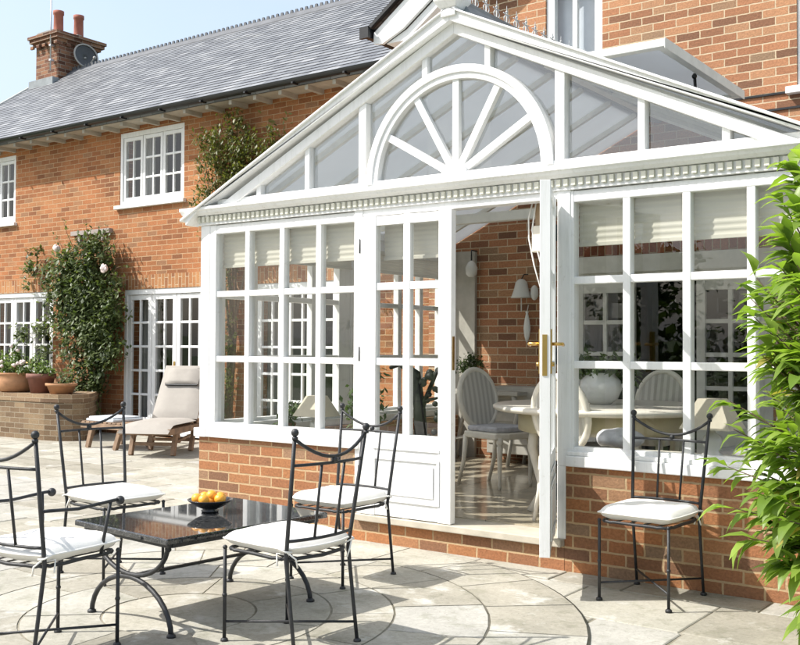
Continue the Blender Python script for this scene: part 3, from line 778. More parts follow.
# cornice with dentils
cn = MB()
cn.box(-.02, CW+.02, -.012, .12, 2.302, 2.375)
prof = [(.12, 2.376), (-.035, 2.376), (-.045, 2.385), (-.06, 2.395), (-.07, 2.41), (-.085, 2.418), (-.085, 2.44), (.12, 2.455)]
cn.prism(prof, -.17, CW+.17, 'x')
cn.box(-.03, CW+.03, -.018, -.0125, 2.302, 2.312)
sideprof = [(-.17, 2.44), (-.16, 2.40), (-.10, 2.376), (.12, 2.376), (.12, 2.45)]
cn.prism(sideprof, .121, YW, 'y'); cn.prism([(CW-p[0], p[1]) for p in sideprof], .121, YW, 'y')
cor = cn.build('cornice', WHITE, cons, .002)
x = -.01
while x < CW: dn = MB(); dn.box(x, x+.028, -.034, -.0125, 2.325, 2.368); dn.build('dentil', DENTIL, cor, .002); x += .0495
bp = MB(); bp.box(0, .105, .121, YW, 2.25, 2.375); bp.box(CW-.105, CW, .121, YW, 2.25, 2.375); bp.box(.105, CW-.105, .03, .12, 2.303, 2.375); bp.build('eaves_beam', WHITE, cons)
# gable
GX = 2.41; AP = 3.553; GS = .475
def zr(x, off=0): return AP - off - GS*abs(x-GX)
rk = MB(); rk2 = MB()
for s in (1, -1):
    X = lambda d_: GX + s*d_
    e1 = 2.52
    rk.prism([(X(0), AP), (X(e1), AP-GS*e1), (X(e1-.02), AP-GS*e1-.055), (X(e1-.19), 2.446), (X(e1-.24), 2.446), (X(0), AP-.078)], -.085, .05)
    rk2.prism([(X(0), AP-.076), (X(2.35), AP-.076-GS*2.35), (X(2.02), 2.452), (X(2.0), 2.452), (X(0), AP-.152)], -.035, .06)
    rk.prism([(X(0), AP+.012), (X(e1+.03), AP+.012-GS*(e1+.03)), (X(e1+.03), AP-.008-GS*(e1+.03)), (X(0), AP-.001)], -.105, .07)
rk.build('bargeboard', WHITE, cons, .004); rk2.build('bargeboard', WHITE, cons, .004)
gb = MB(); gb.box(.2, CW-.2, -.02, .06, 2.452, 2.492)
RI, RO = .635, .725; FCZ = 2.47
for dx, wd in ((.765, .066), (1.285, .045), (1.775, .045)):
    for s in (1, -1):
        xx = GX + s*dx; z2 = zr(xx, .14)
        gb.box(xx-wd/2, xx+wd/2, -.022 if wd > .06 else -.012, .055, 2.49, z2)
for s in (1, -1):
    xx = GX + s*.245; gb.box(xx-.022, xx+.022, -.012, .055, FCZ+math.sqrt(RO**2-.245**2)-.03, zr(xx, .14))
gf = gb.build('gable_frame', WHITE, cons, .004)
gg = MB(); cuts = [-2.0, -1.775, -1.285, -.765, -.245, .245, .765, 1.285, 1.775, 2.0]
for a, b in zip(cuts, cuts[1:]):
    ta, tb_ = random.gauss(0, .014), random.gauss(0, .014)
    P_ = [(GX+a, 2.475), (GX+b, 2.475), (GX+b, zr(GX+b, .14))] + ([(GX, zr(GX, .14))] if a < 0 < b else []) + [(GX+a, zr(GX+a, .14))]
    gg.add([(x, .03+ta*(x-GX-(a+b)/2)+tb_*(z-2.8), z) for x, z in P_], [tuple(range(len(P_)))])
gg.build('pane', GLASS_G, gf)
fn = MB(); n = 40
for (r0, r1, ya, yb) in ((RI+.04, RO, -.03, .06), (RI, RI+.043, -.018, .058)):
    vs = []
    for k in range(n+1):
        a = PI*k/n; c, s_ = math.cos(a), math.sin(a)
        for (r_, yy) in ((r0, ya), (r1, ya), (r1, yb), (r0, yb)): vs.append((GX+r_*c, yy, FCZ+r_*s_))
    fs = []
    for k in range(n):
        for q in range(4):
            l = (q+1) % 4; fs.append((k*4+q, k*4+l, k*4+4+l, k*4+4+q))
    fn.add(vs, fs)
for k in range(1, 6):
    a = PI*k/6; c, s_ = math.cos(a), math.sin(a)
    fn.beam((GX+.08*c, .015, FCZ+.08*s_), (GX+(RI+.01)*c, .015, FCZ+(RI+.01)*s_), .042, .05, (0, -1, 0) if False else (c*0+s_, 0, -c))
hub = [(GX+.105*math.cos(PI*k/16), FCZ-.01+.105*math.sin(PI*k/16)) for k in range(17)]
fn.prism(hub, -.025, .058)
fn.build('fan_light', WHITE, cons, .003)
# finial and ridge
fi = MB(); c0 = (GX, -.05)
def sq(fm, z0, w0, z1, w1):
    fm.add([(c0[0]+a*w0, c0[1]+b*w0, z0) for a, b in ((-1,-1), (1,-1), (1,1), (-1,1))] + [(c0[0]+a*w1, c0[1]+b*w1, z1) for a, b in ((-1,-1), (1,-1), (1,1), (-1,1))],
           [(3,2,1,0), (4,5,6,7)] + [(i, (i+1) % 4, (i+1) % 4+4, i+4) for i in range(4)])
sq(fi, 3.50, .055, 3.555, .055); sq(fi, 3.555, .06, 3.60, .09); sq(fi, 3.60, .09, 3.66, .095); sq(fi, 3.66, .07, 3.70, .05)
fi.ball((GX, -.05, 3.76), .06, 12, 8); fi.lathe([(.03, 3.80), (.012, 3.92), (.004, 4.05)], (GX, -.05, 0), 10)
fi.build('finial', WHITE, cons, .005)
# roof
rp = MB(); rb = MB()
for s in (1, -1):
    X = lambda d_: GX + s*d_
    for (a, b, mb, t0, t1) in ((.06, 2.53, rp, -.028, -.010),):
        mb.prism([(X(a), AP-GS*a+t1), (X(b), AP-GS*b+t1), (X(b), AP-GS*b+t0), (X(a), AP-GS*a+t0)], .071, YW-.01)
    yy = .35
    while yy < YW-.05:
        rb.prism([(X(.05), AP-GS*.05+.012), (X(2.54), AP-GS*2.54+.012), (X(2.54), AP-GS*2.54-.075), (X(.05), AP-GS*.05-.075)], yy-.02, yy+.02); yy += .55
    rb.prism([(X(2.40), AP-GS*2.40-.03), (X(2.55), AP-GS*2.55-.03), (X(2.55), AP-GS*2.55-.1), (X(2.40), AP-GS*2.40-.1)], .13, YW-.02)
rfp = rp.build('roof_sheet', ROOFSHEET, cons); rb.build('glazing_bar', WHITE_OLD, rfp)
pl = MB(); pl.box(.11, CW-.11, 1.70, 1.78, 2.40, 2.48); pl.build('tie_beam', WHITE_OLD, cons, .004)
rg = MB(); rg.prism([(GX-.13, AP-.05), (GX-.06, AP+.045), (GX+.06, AP+.045), (GX+.13, AP-.05), (GX, AP-.09)], .0, YW-.005); rg.box(GX-.05, GX+.05, -.02, YW, AP+.046, AP+.075)
rgo = rg.build('ridge', LEAD, cons)
crm = MB(); yy = .1
while yy < YW-.05:
    c = (GX, yy, AP+.076)
    crm.box(GX-.004, GX+.004, yy-.005, yy+.005, c[2], c[2]+.10); crm.ball((GX, yy, c[2]+.105), .010, 8, 6); crm.lathe([(.006, .105), (.001, .15)], c, 6)
    for s in (1, -1): crm.tube([(GX, yy+s*(.008+.03*math.sin(k*PI/5)*(1)), c[2]+.02+.065*k/5+.0) for k in range(6)] + [(GX, yy+s*.045, c[2]+.09)], .0042, 6)
    crm.tube([(GX, yy-.07, c[2]+.006), (GX, yy+.07, c[2]+.006)], .008, 6)
    yy += .14
crm.build('cresting', CRESTM, rgo)
# roof light propped open on the right slope
zv = 3.415; vt = MB(); vy0, vy1 = .95, 2.65
vt.box(2.55, 3.46, vy0, vy0+.07, zv-.035, zv+.02); vt.box(2.55, 3.46, vy1-.07, vy1, zv-.035, zv+.02); vt.box(3.39, 3.457, vy0+.07, vy1-.07, zv-.033, zv+.018); vt.box(2.55, 2.62, vy0+.07, vy1-.07, zv-.033, zv+.018)
vt.box(3.462, 3.47, vy0-.01, vy1+.01, zv-.05, zv+.022)
vto = vt.build('roof_vent', WHITE_OLD, cons, .004)
vg = MB(); vg.box(2.6, 3.4, vy0+.05, vy1-.05, zv-.012, zv+.004); vg.build('vent_sheet', ROOFSHEET, vto)
vc = MB()
for (xa, za) in ((2.56, 3.40), (3.46, 3.02)): pass
vc.box(2.56, 3.5, vy0+.02, vy0+.06, 2.98, 3.03) if False else None
vc.prism([(2.54, AP-GS*.13+.05), (3.48, AP-GS*1.07+.05), (3.48, AP-GS*1.07-.03), (2.54, AP-GS*.13-.03)], vy0, vy0+.05); vc.prism([(2.54, AP-GS*.13+.05), (3.48, AP-GS*1.07+.05), (3.48, AP-GS*1.07-.03), (2.54, AP-GS*.13-.03)], vy1-.05, vy1)
vc.prism([(3.43, AP-GS*1.02+.05), (3.48, AP-GS*1.07+.05), (3.48, AP-GS*1.07-.03), (3.43, AP-GS*1.02-.03)], vy0+.051, vy1-.051)
vc.build('vent_kerb', WHITE_OLD, vto)
va = MB(); va.tube([(3.40, 1.75, 3.07), (3.38, 1.75, zv-.03)], .012, 8); va.ball((3.38, 1.75, zv-.05), .02); va.build('vent_stay', BLACK_GUT, vto)
# floor inside
f = MB(); f.box(.22, CW-.22, .241, YW+.3, .02, FZ); f.box(1.6, 3.2, .2405, .2408, .02, .19); tag(f.build('floor', TILES), kind='structure')
# opener gear in the top right corner of the doorway
t = thing('blind_pulley', (2.94, .16, 2.29), 'cream blind bracket with looped cord in the top corner of the doorway', 'blind bracket')
m = MB(); m.box(-.02, .05, -.02, .05, -.17, .02); m.build('bracket', paint('tan_wood', (.36, .25, .15), .6, .1), t, .005)
m = MB(); m.box(-.035, .045, -.04, .0, -.34, -.17); m.build('box', CREAMWOOD, t, .01)
m = MB(); m.tube([(-.02, -.03, .02), (-.06, -.03, -.12), (-.055, -.035, -.25), (-.02, -.03, -.42), (.04, -.03, -.62), (.03, -.03, -.42), (-.03, -.04, -.2), (0, -.03, .02)], .005, 6); m.build('cord', CUSHION, t)

# ------------------------------------------------------------------ blinds
def blind(x0, x1, y, z0, z1, label, ax='x'):
    m = MB(); n = 7; vs = []; fs = []
    for i in range(n*4+1):
        f = i/(n*4); z = z1 + (z0-z1)*f; yy = y + .007*abs(math.sin(PI*f*n)) + .002*f
        vs += [(x0, yy, z), (x1, yy, z)] if ax == 'x' else [(yy, x0, z), (yy, x1, z)]
    m.add(vs, [(2*i, 2*i+1, 2*i+3, 2*i+2) for i in range(n*4)], None, True)
    if ax == 'x': m.box(x0, x1, y-.004, y+.02, z0-.02, z0); m.box(x0, x1, y-.005, y+.03, z1, z1+.03)
    else: m.box(y-.01, y+.02, x0, x1, z0-.02, z0); m.box(y-.01, y+.03, x0, x1, z1, z1+.03)
    return tag(m.build('roman_blind', BLIND), label, 'blind', 'pleated cream blinds of the conservatory')
blind(.16, 1.57, .09, 1.985, 2.24, 'pleated cream blind raised inside the window left of the doors')
blind(3.25, 4.66, .09, 1.985, 2.24, 'pleated cream blind raised inside the window right of the doors')
blind(1.76, 2.34, .09, 1.97, 2.2, 'narrow pleated cream blind raised behind the closed door leaf')
blind(.25, 1.75, .12, 2.08, 2.24, 'pleated cream blind on the front half of the left side windows', 'y')
blind(1.9, 3.4, .12, 2.08, 2.24, 'pleated cream blind on the back half of the left side windows', 'y')

# ------------------------------------------------------------------ indoor furniture
def dining_chair():
    t = thing('dining_chair', (0, 0, 0), '', 'dining chair', 'oval backed dining chairs in the conservatory')
    m = MB()                                        # faces +x; seat 0.46 high
    m.prism([(-.20, -.20), (.2, -.23), (.25, -.12), (.25, .12), (.2, .23), (-.20, .20)], .40, .455, 'z'); m.build('seat_frame', CREAMWOOD, t, .012)
    m = MB(); m.prism([(-.18, -.18), (.18, -.2), (.22, -.1), (.22, .1), (.18, .2), (-.18, .18)], .456, .50, 'z'); m.build('seat', GREYSTUFF, t, .015)
    for sx, sy in ((1, 1), (1, -1), (-1, 1), (-1, -1)):
        m = MB(); a = (.20 if sx > 0 else -.19, .18*sy)
        if sx > 0: m.lathe([(.012, 0), (.014, .03), (.02, .25), (.026, .34), (.018, .355), (.028, .37), (.03, .42)], (a[0], a[1], 0), 10)
        else: m.tube([(a[0]-.09, a[1], 0), (a[0]-.03, a[1], .2), (a[0], a[1], .42)], [.013, .018, .024], 8)
        m.build('leg', CREAMWOOD, t)
    tilt = Matrix.Translation((-.235, 0, .71)) @ Matrix.Rotation(R(-11), 4, 'Y')
    m = MB(tilt); ring = [(0, .21*math.cos(2*PI*k/32), .25*math.sin(2*PI*k/32)) for k in range(32)]
    m.tube(ring, .024, 8, closed=True); m.tube([(.0, -.09, -.24), (.02, -.14, -.30)], .018, 8); m.tube([(0, .09, -.24), (.02, .14, -.30)], .018, 8); m.build('back_frame', CREAMWOOD, t)
    m = MB(tilt)
    for s, xo in ((1, .014), (-1, -.014)):
        vs = [(xo*1.6, 0, 0)] + [(xo, .195*math.cos(2*PI*k/32), .235*math.sin(2*PI*k/32)) for k in range(32)]
        m.add(vs, [(0, 1+k, 1+(k+1) % 32) for k in range(32)], None, True)
    m.build('backrest', STRIPE, t)
    return t
DC = dining_chair()
DC.location = (1.72, 1.72, FZ); DC.rotation_euler = (0, 0, R(-14)); DC['label'] = 'oval backed cream chair seen whole through the open doorway'
dup(DC, (2.99, .66, FZ), R(82), 'oval backed chair half hidden behind the open door leaf')
dup(DC, (2.90, 2.05, FZ), R(-93), 'oval backed chair facing the camera across the table in the right window')
dup(DC, (4.02, 1.12, FZ), R(172), 'oval backed chair turned sideways at the right end of the table')
t = thing('dining_table', (2.95, 1.12, FZ), 'round pale topped dining table behind the right window', 'dining table')
m = MB(); m.lathe([(.0, .70), (.76, .70), (.79, .715), (.79, .735), (.77, .745), (0, .745)], n=48); m.build('table_top', TABLETOP, t)
m = MB(); m.lathe([(.60, .56), (.61, .565), (.61, .69), (.58, .695)], n=40); m.build('apron', TABLESKIRT, t)
for k in range(4):
    a = PI/4 + k*PI/2; m = MB(); m.tube([(.5*math.cos(a), .5*math.sin(a), .69), (.53*math.cos(a), .53*math.sin(a), .45), (.46*math.cos(a), .46*math.sin(a), .15), (.54*math.cos(a), .54*math.sin(a), 0)], [.04, .035, .022, .03], 10); m.build('leg', CREAMWOOD, t)
def pot_plant(name, loc, label, cat, rpot, hpot, potmat, blobs, n, size, leafmat, grp=None, prof=None, asp=.5, flowers=0):
    t = thing(name, loc, label, cat, grp)
    m = MB(); m.lathe(prof or [(rpot*.72, 0), (rpot*.95, hpot*.75), (rpot*1.05, hpot*.76), (rpot*1.06, hpot), (rpot*.9, hpot), (rpot*.88, hpot*.9), (0, hpot*.88)], n=28); m.build('pot', potmat, t)
    m = MB(); clump_leaves(m, blobs, n, size, None, asp); m.build('foliage', leafmat, t)
    st_ = MB()
    for b_ in blobs:
        st_.tube([(0, 0, hpot*.85), (b_[0]*.5, b_[1]*.5, hpot + (b_[2]-hpot)*.5), (b_[0], b_[1], b_[2])], [.012, .009, .004], 6)
    st_.build('stem', BARK, t)
    if flowers:
        for _ in range(flowers):
            b_ = random.choice(blobs); v = rnd_dir()
            fl_ = MB(); fl_.ball((b_[0]+v.x*b_[3], b_[1]-abs(v.y)*b_[4], b_[2]+abs(v.z)*b_[5]), .028, 8, 5); fl_.build('flower', PINK, t)
    return t
pot_plant('vase_plant', (2.92, 1.12, FZ+.745), 'white ceramic vase with trailing greenery on the dining table', 'vase', .11, .2, CERAMIC,
          [(0, 0, .27, .2, .18, .07), (.22, .1, .24, .1, .1, .06), (-.1, 0, .26, .12, .1, .05)], 420, .06, LEAF_IN, None,
          [(.07, 0), (.12, .04), (.15, .11), (.14, .17), (.10, .21), (.105, .225), (.08, .225), (.08, .2), (0, .19)])
t = thing('seat_cushion', (3.42, .30, .73), 'crumpled grey fabric cushion lying on the right window board', 'cushion')
m = MB(); m.ball((0, 0, .06), .14, 20, 12, (1.1, .7, .45)); o = m.build('cushion', GREYSTUFF, t)
for v in o.data.vertices: v.co += Vector(noise.noise_vector(v.co*14))*.018
def lamp(loc, label, s):
    t = thing('table_lamp', loc, label, 'lamp', 'table lamps on the window boards')
    m = MB(); q = [(-1, -1), (1, -1), (1, 1), (-1, 1)]
    a, b, z0, z1 = .135*s, .06*s, .15*s, .31*s
    m.add([(x*a, y*a, z0) for x, y in q] + [(x*b, y*b, z1) for x, y in q], [(i, (i+1) % 4, (i+1) % 4+4, i+4) for i in range(4)] + [(4,5,6,7)]); m.build('lamp_shade', SHADE, t)
    m = MB(); m.lathe([(.05*s, 0), (.055*s, .015*s), (.03*s, .03*s), (.055*s, .07*s), (.045*s, .11*s), (.015*s, .13*s), (.01*s, .2*s), (0, .2*s)], n=18); m.build('base', CERAMIC, t)
lamp((.86, .42, .66), 'table lamp with a flared linen shade inside the left window', .98)
lamp((3.95, .45, .70), 'table lamp with a flared linen shade inside the right window', 1.12)
# boards that carry lamps and plants
t = thing('side_table', (.85, .44, FZ), 'narrow pale side table under the left window', 'side table')
m = MB(); m.box(-.6, .68, -.16, .18, .42, .455); m.build('table_top', CREAMWOOD, t, .005)
for a, b in ((-.55, -.12), (.62, -.12), (-.55, .14), (.62, .14)): m = MB(); m.box(a-.02, a+.02, b-.02, b+.02, 0, .42); m.build('leg', CREAMWOOD, t, .004)
t = thing('side_table', (3.95, .46, FZ), 'narrow pale side table under the right window', 'side table')
m = MB(); m.box(-.72, .55, -.2, .16, .465, .5); m.build('table_top', CREAMWOOD, t, .005)
for a, b in ((-.68, -.16), (.5, -.16), (-.68, .12), (.5, .12)): m = MB(); m.box(a-.02, a+.02, b-.02, b+.02, 0, .465); m.build('leg', CREAMWOOD, t, .004)
pot_plant('house_plant', (.58, .40, .655), 'small leafy plant in a dark pot left of the lamp', 'plant', .06, .09, TERRA_D, [(0, 0, .17, .13, .1, .09), (.03, 0, .1, .12, .1, .06)], 240, .05, LEAF_IN, 'plants inside the left window')
pot_plant('house_plant', (1.32, .46, .655), 'tall bushy plant in a dark pot right of the lamp', 'plant', .08, .11, TERRA_D, [(0, 0, .26, .15, .12, .16), (.05, 0, .43, .14, .1, .1), (-.05, 0, .12, .12, .1, .08)], 420, .06, LEAF_IN, 'plants inside the left window')
# black berry branch behind the closed door leaf
t = thing('berry_branch', (1.80, .5, FZ), 'dark branch with black berries standing behind the closed door leaf', 'plant')
m = MB(); m.lathe([(.08, 0), (.11, .1), (.12, .3), (.07, .42), (.09, .45), (.07, .45), (0, .42)], n=18); m.build('urn', BLACKPLANT, t)
m = MB(); m.tube([(0, 0, .4), (-.02, 0, .7), (-.06, 0, .95), (-.2, 0, 1.03), (-.3, .02, .99)], [.05, .045, .04, .03, .015], 8); m.tube([(0, 0, .7), (.12, 0, .95), (.2, 0, 1.04)], [.02, .014, .008], 6); m.tube([(0, 0, .75), (.14, 0, .78), (.26, 0, .76)], [.016, .01, .006], 6); m.build('branch', BLACKPLANT, t)
m = MB()
for k in range(26): m.ball((random.uniform(.0, .24), random.uniform(-.05, .05), random.uniform(.45, 1.02)), random.uniform(.016, .03), 8, 6)
m.build('berries', BLACKPLANT, t)
# console and topiary in the back corner
t = thing('console_table', (.62, 3.1, FZ), 'grey console table with curved legs in the back left corner', 'console table')
m = MB(); m.box(-.3, .62, -.2, .2, .68, .72); m.build('table_top', GREYWOOD, t, .006)
for a, b in ((-.24, -.16), (.56, -.16), (-.24, .16), (.56, .16)):
    m = MB(); m.tube([(a, b, .68), (a+.04, b, .5), (a-.03, b, .25), (a-.07, b, .0)], [.028, .024, .018, .02], 8); m.build('leg', GREYWOOD, t)
m = MB(); m.tube([(-.27, -.16, .2), (.16, 0, .3), (.53, -.16, .2)], .016, 8); m.build('stretcher', GREYWOOD, t)
t = pot_plant('topiary', (.62, 3.05, FZ+.72), 'dark clipped ball topiary on the grey console table', 'topiary', .07, .1, GREYSTUFF, [(0, 0, .26, .13, .13, .12)], 900, .035, LEAF_TREE)
t = thing('sideboard', (1.2, 3.28, FZ), 'low grey slatted sideboard against the inner brick wall', 'sideboard')
m = MB(); m.box(-.42, .75, -.18, .2, .1, .76); m.build('carcass', GREYWOOD, t, .006)
m = MB()
for k in range(5): m.box(-.40, .73, -.192, -.181, .2+.11*k, .29+.11*k)
m.build('slats', GREYWOOD, t, .003)
# ornaments on the inner wall
t = thing('wall_bell', (.98, YW-.06, 1.87), 'white bell ornament hung on the inner brick wall', 'ornament')
m = MB(); m.lathe([(.11, -.02), (.10, .0), (.075, .07), (.06, .14), (.03, .17), (0, .175)], n=20); m.build('bell', CERAMIC, t)
m = MB(); m.tube([(0, 0, .17), (.02, .02, .22), (.05, .05, .22)], .006); m.build('bracket', IRON, t)
m = MB(); m.ball((.15, 0, .03), .055, 14, 10, (.8, .6, 1.4)); m.build('clapper_weight', CERAMIC, t)
m = MB(); m.tube([(0, 0, 0), (0, 0, -.16)], .006); m.build('rope', CUSHION, t)
t = thing('hanging_fish', (1.04, YW-.05, 1.40), 'slim white carved ornament hanging below the bell', 'ornament')
m = MB(); m.lathe([(.008, 0), (.03, .06), (.04, .14), (.03, .22), (.012, .29), (.02, .31), (0, .315)], n=14, sy=.5); m.build('body', CERAMIC, t); m = MB(); m.tube([(0, 0, .31), (0, .03, .38)], .005); m.build('cord', CUSHION, t)
t = thing('wall_lantern', (.42, YW-.12, 2.08), 'small glass lantern hung in the back left corner', 'lantern')
m = MB(); m.lathe([(.03, 0), (.06, .03), (.065, .1), (.04, .15), (.015, .17), (0, .175)], n=16); m.build('globe', CERAMIC, t); m = MB(); m.tube([(0, 0, .17), (0, .0, .28), (0, .11, .28)], .008); m.build('arm', IRON, t)
cp = MB(); cp.box(.106, .42, YW-.05, YW-.006, FZ, 2.36); cp.build('corner_lining', GREYWOOD, cons, .005)

# ------------------------------------------------------------------ wrought iron chairs
def iron_chair(arms=False):
    W_, D, HS, HT, LN, SP, WB = .39, .40, .426, .975, .08, .06, .029
    t = thing('garden_chair', (0, 0, 0), '', 'chair', 'black wrought iron garden chairs')
    hw_, hd = W_/2, D/2                              # faces +x; chair's left is +y
    for s in (1, -1):
        m = MB(); m.tube([(hd, s*hw_, .0), (hd, s*hw_, HS)], .0085, 8); m.ball((hd, s*hw_, HS), .011, 8, 6); m.lathe([(.018, 0), (.017, .012), (.009, .018)], (hd, s*hw_, 0), 10); m.ball((hd, s*hw_, .21), .012, 8, 6); m.build('leg', IRON, t)
    for s in (1, -1):
        pts = [(-hd-SP, s*hw_, 0), (-hd-SP*.5, s*hw_, .21), (-hd, s*hw_, HS), (-hd-LN*.45, s*(hw_+WB*.45), HS+(HT-HS)*.45), (-hd-LN, s*(hw_+WB), HT)]
        m = MB(); m.tube(pts, [.0085, .0085, .0095, .0095, .0085], 8); m.lathe([(.018, 0), (.017, .012), (.009, .018)], (pts[0][0], pts[0][1], 0), 10)
        lg_ = m.build('leg', IRON, t)
        m = MB(); m.ball(pts[-1], .0175, 12, 8); m.tube([(pts[-1][0], pts[-1][1], HT-.03), (pts[-1][0], pts[-1][1], HT-.018)], .013, 8); m.build('finial', IRON, lg_)
    m = MB(); pts = []
    for k in range(48):
        a = 2*PI*k/48; c, s_ = math.cos(a), math.sin(a); e = .28
        xx = hd*(abs(c)**e)*(1 if c > 0 else -1); yy = hw_*(abs(s_)**e)*(1 if s_ > 0 else -1)
        xx -= .03*max(0, -c)*(1-(yy/hw_)**2)
        pts.append((xx, yy, HS-.004+.002*math.sin(k*2.3)))
    m.tube(pts, .0085, 6, closed=True)
    for k in range(1, 5): m.beam((hd-.005, -hw_+W_*k/5, HS-.006), (-hd, -hw_+W_*k/5, HS-.006), .014, .004)
    m.build('seat_frame', IRON, t)
    def P(f, y):                                     # a point of the leaning back, f = height fraction
        return (-hd-LN*f, y*(hw_+WB*f), HS+(HT-HS)*f)
    m = MB()
    crest = []
    for k in range(13):
        u_ = -1+2*k/12; f = .95-.16*(1-u_*u_); q = P(f, u_); crest.append((q[0]-.035*(1-u_*u_), q[1], q[2]))
    m.tube(crest, .008, 8)
    m.tube([(P(.74, u_/6)[0]-.035*(1-(u_/6)**2), P(.74, u_/6)[1], P(.74, u_/6)[2]) for u_ in range(-6, 7)], .007, 8)
    m.tube([(P(.14, u_/6)[0]-.035*(1-(u_/6)**2), P(.14, u_/6)[1], P(.14, u_/6)[2]) for u_ in range(-6, 7)], .0075, 8)
    for u_ in (-.33, .33):
        a, b = P(.74, u_), P(.14, u_); m.tube([(a[0]-.031, a[1], a[2]), (b[0]-.031, b[1], b[2])], .0065, 8)
    q = P(.765, 0); m.ball((q[0]-.036, 0, q[2]), .0155, 10, 7)
    m.build('backrest', IRON, t)
    m = MB(); m.tube([(hd, hw_, .09), (-hd-SP*.8, -hw_, .09)], .006, 8); m.tube([(hd, -hw_, .094), (-hd-SP*.8, hw_, .094)], .006, 8); m.build('stretcher', IRON, t)
    if arms:
        for s in (1, -1):
            f = .42; q = P(f, s); m = MB(); m.tube([q, (-.05, s*(hw_+.025), q[2]-.012), (hd-.06, s*(hw_+.03), q[2]+.0), (hd-.03, s*(hw_+.03), q[2]+.0)], .0075, 8); m.ball((hd-.02, s*(hw_+.03), q[2]-.004), .02, 10, 7)
            m.tube([(hd-.075, s*(hw_+.03), q[2]), (hd-.085, s*(hw_+.012), .54), (hd-.10, s*hw_, HS)], .0075, 8); m.build('arm', IRON, t)
    # tied seat pad
    m = MB(); n = 18; vs = []; top = []; H = .074
    for layer in (1, -1):
        for i in range(n+1):
            for j in range(n+1):
                a, b = -1+2*i/n, -1+2*j/n
                k_ = 1 - .05*(a*a*b*b)
                x = a*(hd+.014)*k_ - .03*max(0, -a)*(1-b*b); yv = b*(hw_+.018)*k_
                ed = (1-abs(a)**7)*(1-abs(b)**7); zz = HS+.006+H/2 + layer*(H/2)*(ed**.5)*(1+.12*(1-a*a)*(1-b*b))
                w_ = noise.noise(Vector((x*9+3, yv*9, layer)))*.009*ed + noise.noise(Vector((x*24+W_, yv*17+5, layer)))*.0045*ed
                vs.append((x, yv, zz+w_))
    q_ = (n+1)**2; fs = []
    for i in range(n):
        for j in range(n):
            a = i*(n+1)+j; fs.append((a, a+n+1, a+n+2, a+1)); fs.append((q_+a, q_+a+1, q_+a+n+2, q_+a+n+1))
    m.add(vs, fs, None, True); cu = m.build('cushion', CUSHION, t)
    m = MB(); m.tube([(v[0], v[1], HS+.006+H/2) for v in [vs[j] for j in range(n+1)] + [vs[i*(n+1)+n] for i in range(1, n+1)] + [vs[n*(n+1)+j] for j in range(n-1, -1, -1)] + [vs[i*(n+1)] for i in range(n-1, 0, -1)]], .004, 6, closed=True); m.build('piping', CUSHION, cu)
    for s in (1, -1):
        m = MB(); x0_, y0_ = -hd-.005, s*(hw_+.005)
        m.tube([(x0_+.05, y0_-s*.03, HS+.03), (x0_+.02, y0_+s*.02, HS+.045), (x0_-.012, y0_+s*.014, HS+.035), (x0_-.015, y0_-s*.02, HS+.03), (x0_+.02, y0_-s*.035, HS+.01), (x0_+.05, y0_+s*.006, HS+.02), (x0_+.035, y0_+s*.018, HS-.03)], .004, 6)
        m.tube([(x0_-.01, y0_, HS+.03), (x0_-.03, y0_-s*.03, HS+.0), (x0_-.025, y0_-s*.045, HS-.04)], .004, 6); m.build('tie', CUSHION, cu)
    return t
IC = iron_chair()
IC.location = (3.87, -.325, 0); IC.rotation_euler = (0, 0, R(-92.5)); IC['label'] = 'black iron chair standing alone against the brick wall under the right window'
dup(IC, (2.848, -2.08, .006), R(176), 'black iron chair in the foreground, back to the camera, right of the granite table')
dup(IC, (2.252, -.979, .006), R(-91), 'black iron chair between the granite table and the closed white door')
dup(IC, (1.16, -1.717, .006), R(-6), 'black iron chair on the far left side of the granite table')
AC = iron_chair(True); AC.name = 'garden_armchair'
AC.location = (2.126, -2.811, .006); AC.rotation_euler = (0, 0, R(94.9)); AC['label'] = 'black iron armchair at the near end of the granite table, cut by the left edge'

# ------------------------------------------------------------------ granite table
tb = thing('garden_table', (2.115, -1.905, .007), 'low wrought iron table with polished dark granite top amid the chairs', 'table', None, R(-5))
m = MB(); m.box(-.385, .385, -.51, .51, .436, .465); m.build('table_top', GRANITE, tb, .006)
m = MB(); m.box(-.35, .35, -.475, -.455, .415, .434); m.box(-.35, .35, .455, .475, .415, .434); m.box(-.355, -.335, -.455, .455, .415, .434); m.box(.335, .355, -.455, .455, .415, .434); m.build('top_frame', IRON, tb)
for s in (-1, 1):
    y = s*.44; m = MB()
    m.tube([(-.30*math.cos(PI*k/16), y, .425-.185*math.sin(PI*k/16)) for k in range(17)], .0115, 8)
    m.tube([(-.33*math.cos(PI*k/16), y, .0+.228*math.sin(PI*k/16)) for k in range(17)], .0125, 8)
    for q in (-1, 1): m.lathe([(.022, 0), (.022, .012), (.012, .02)], (q*.33, y, 0), 10); m.ball((q*.30, y, .40), .016, 8, 6)
    m.build('leg', IRON, tb)
m = MB(); m.beam((0, -.44, .232), (0, .44, .232), .022, .012); m.build('stretcher', IRON, tb)
BS = .86
bw = thing('fruit_bowl', (2.045, -1.80, .472), 'shallow dark bowl of oranges on the granite table', 'bowl')
m = MB(); m.lathe([(.05, 0), (.055, .012), (.04, .018), (.09, .04), (.135, .072), (.138, .078), (.130, .078), (.085, .048), (.03, .03), (0, .028)], n=36); m.build('bowl', BOWLM, bw); bw.scale = (BS, BS, BS)
oz = [(.0, .0, .071), (.07, .015, .088), (-.068, .02, .088), (.015, .072, .088), (.02, -.07, .088), (-.055, -.055, .088), (.004, .01, .104)]
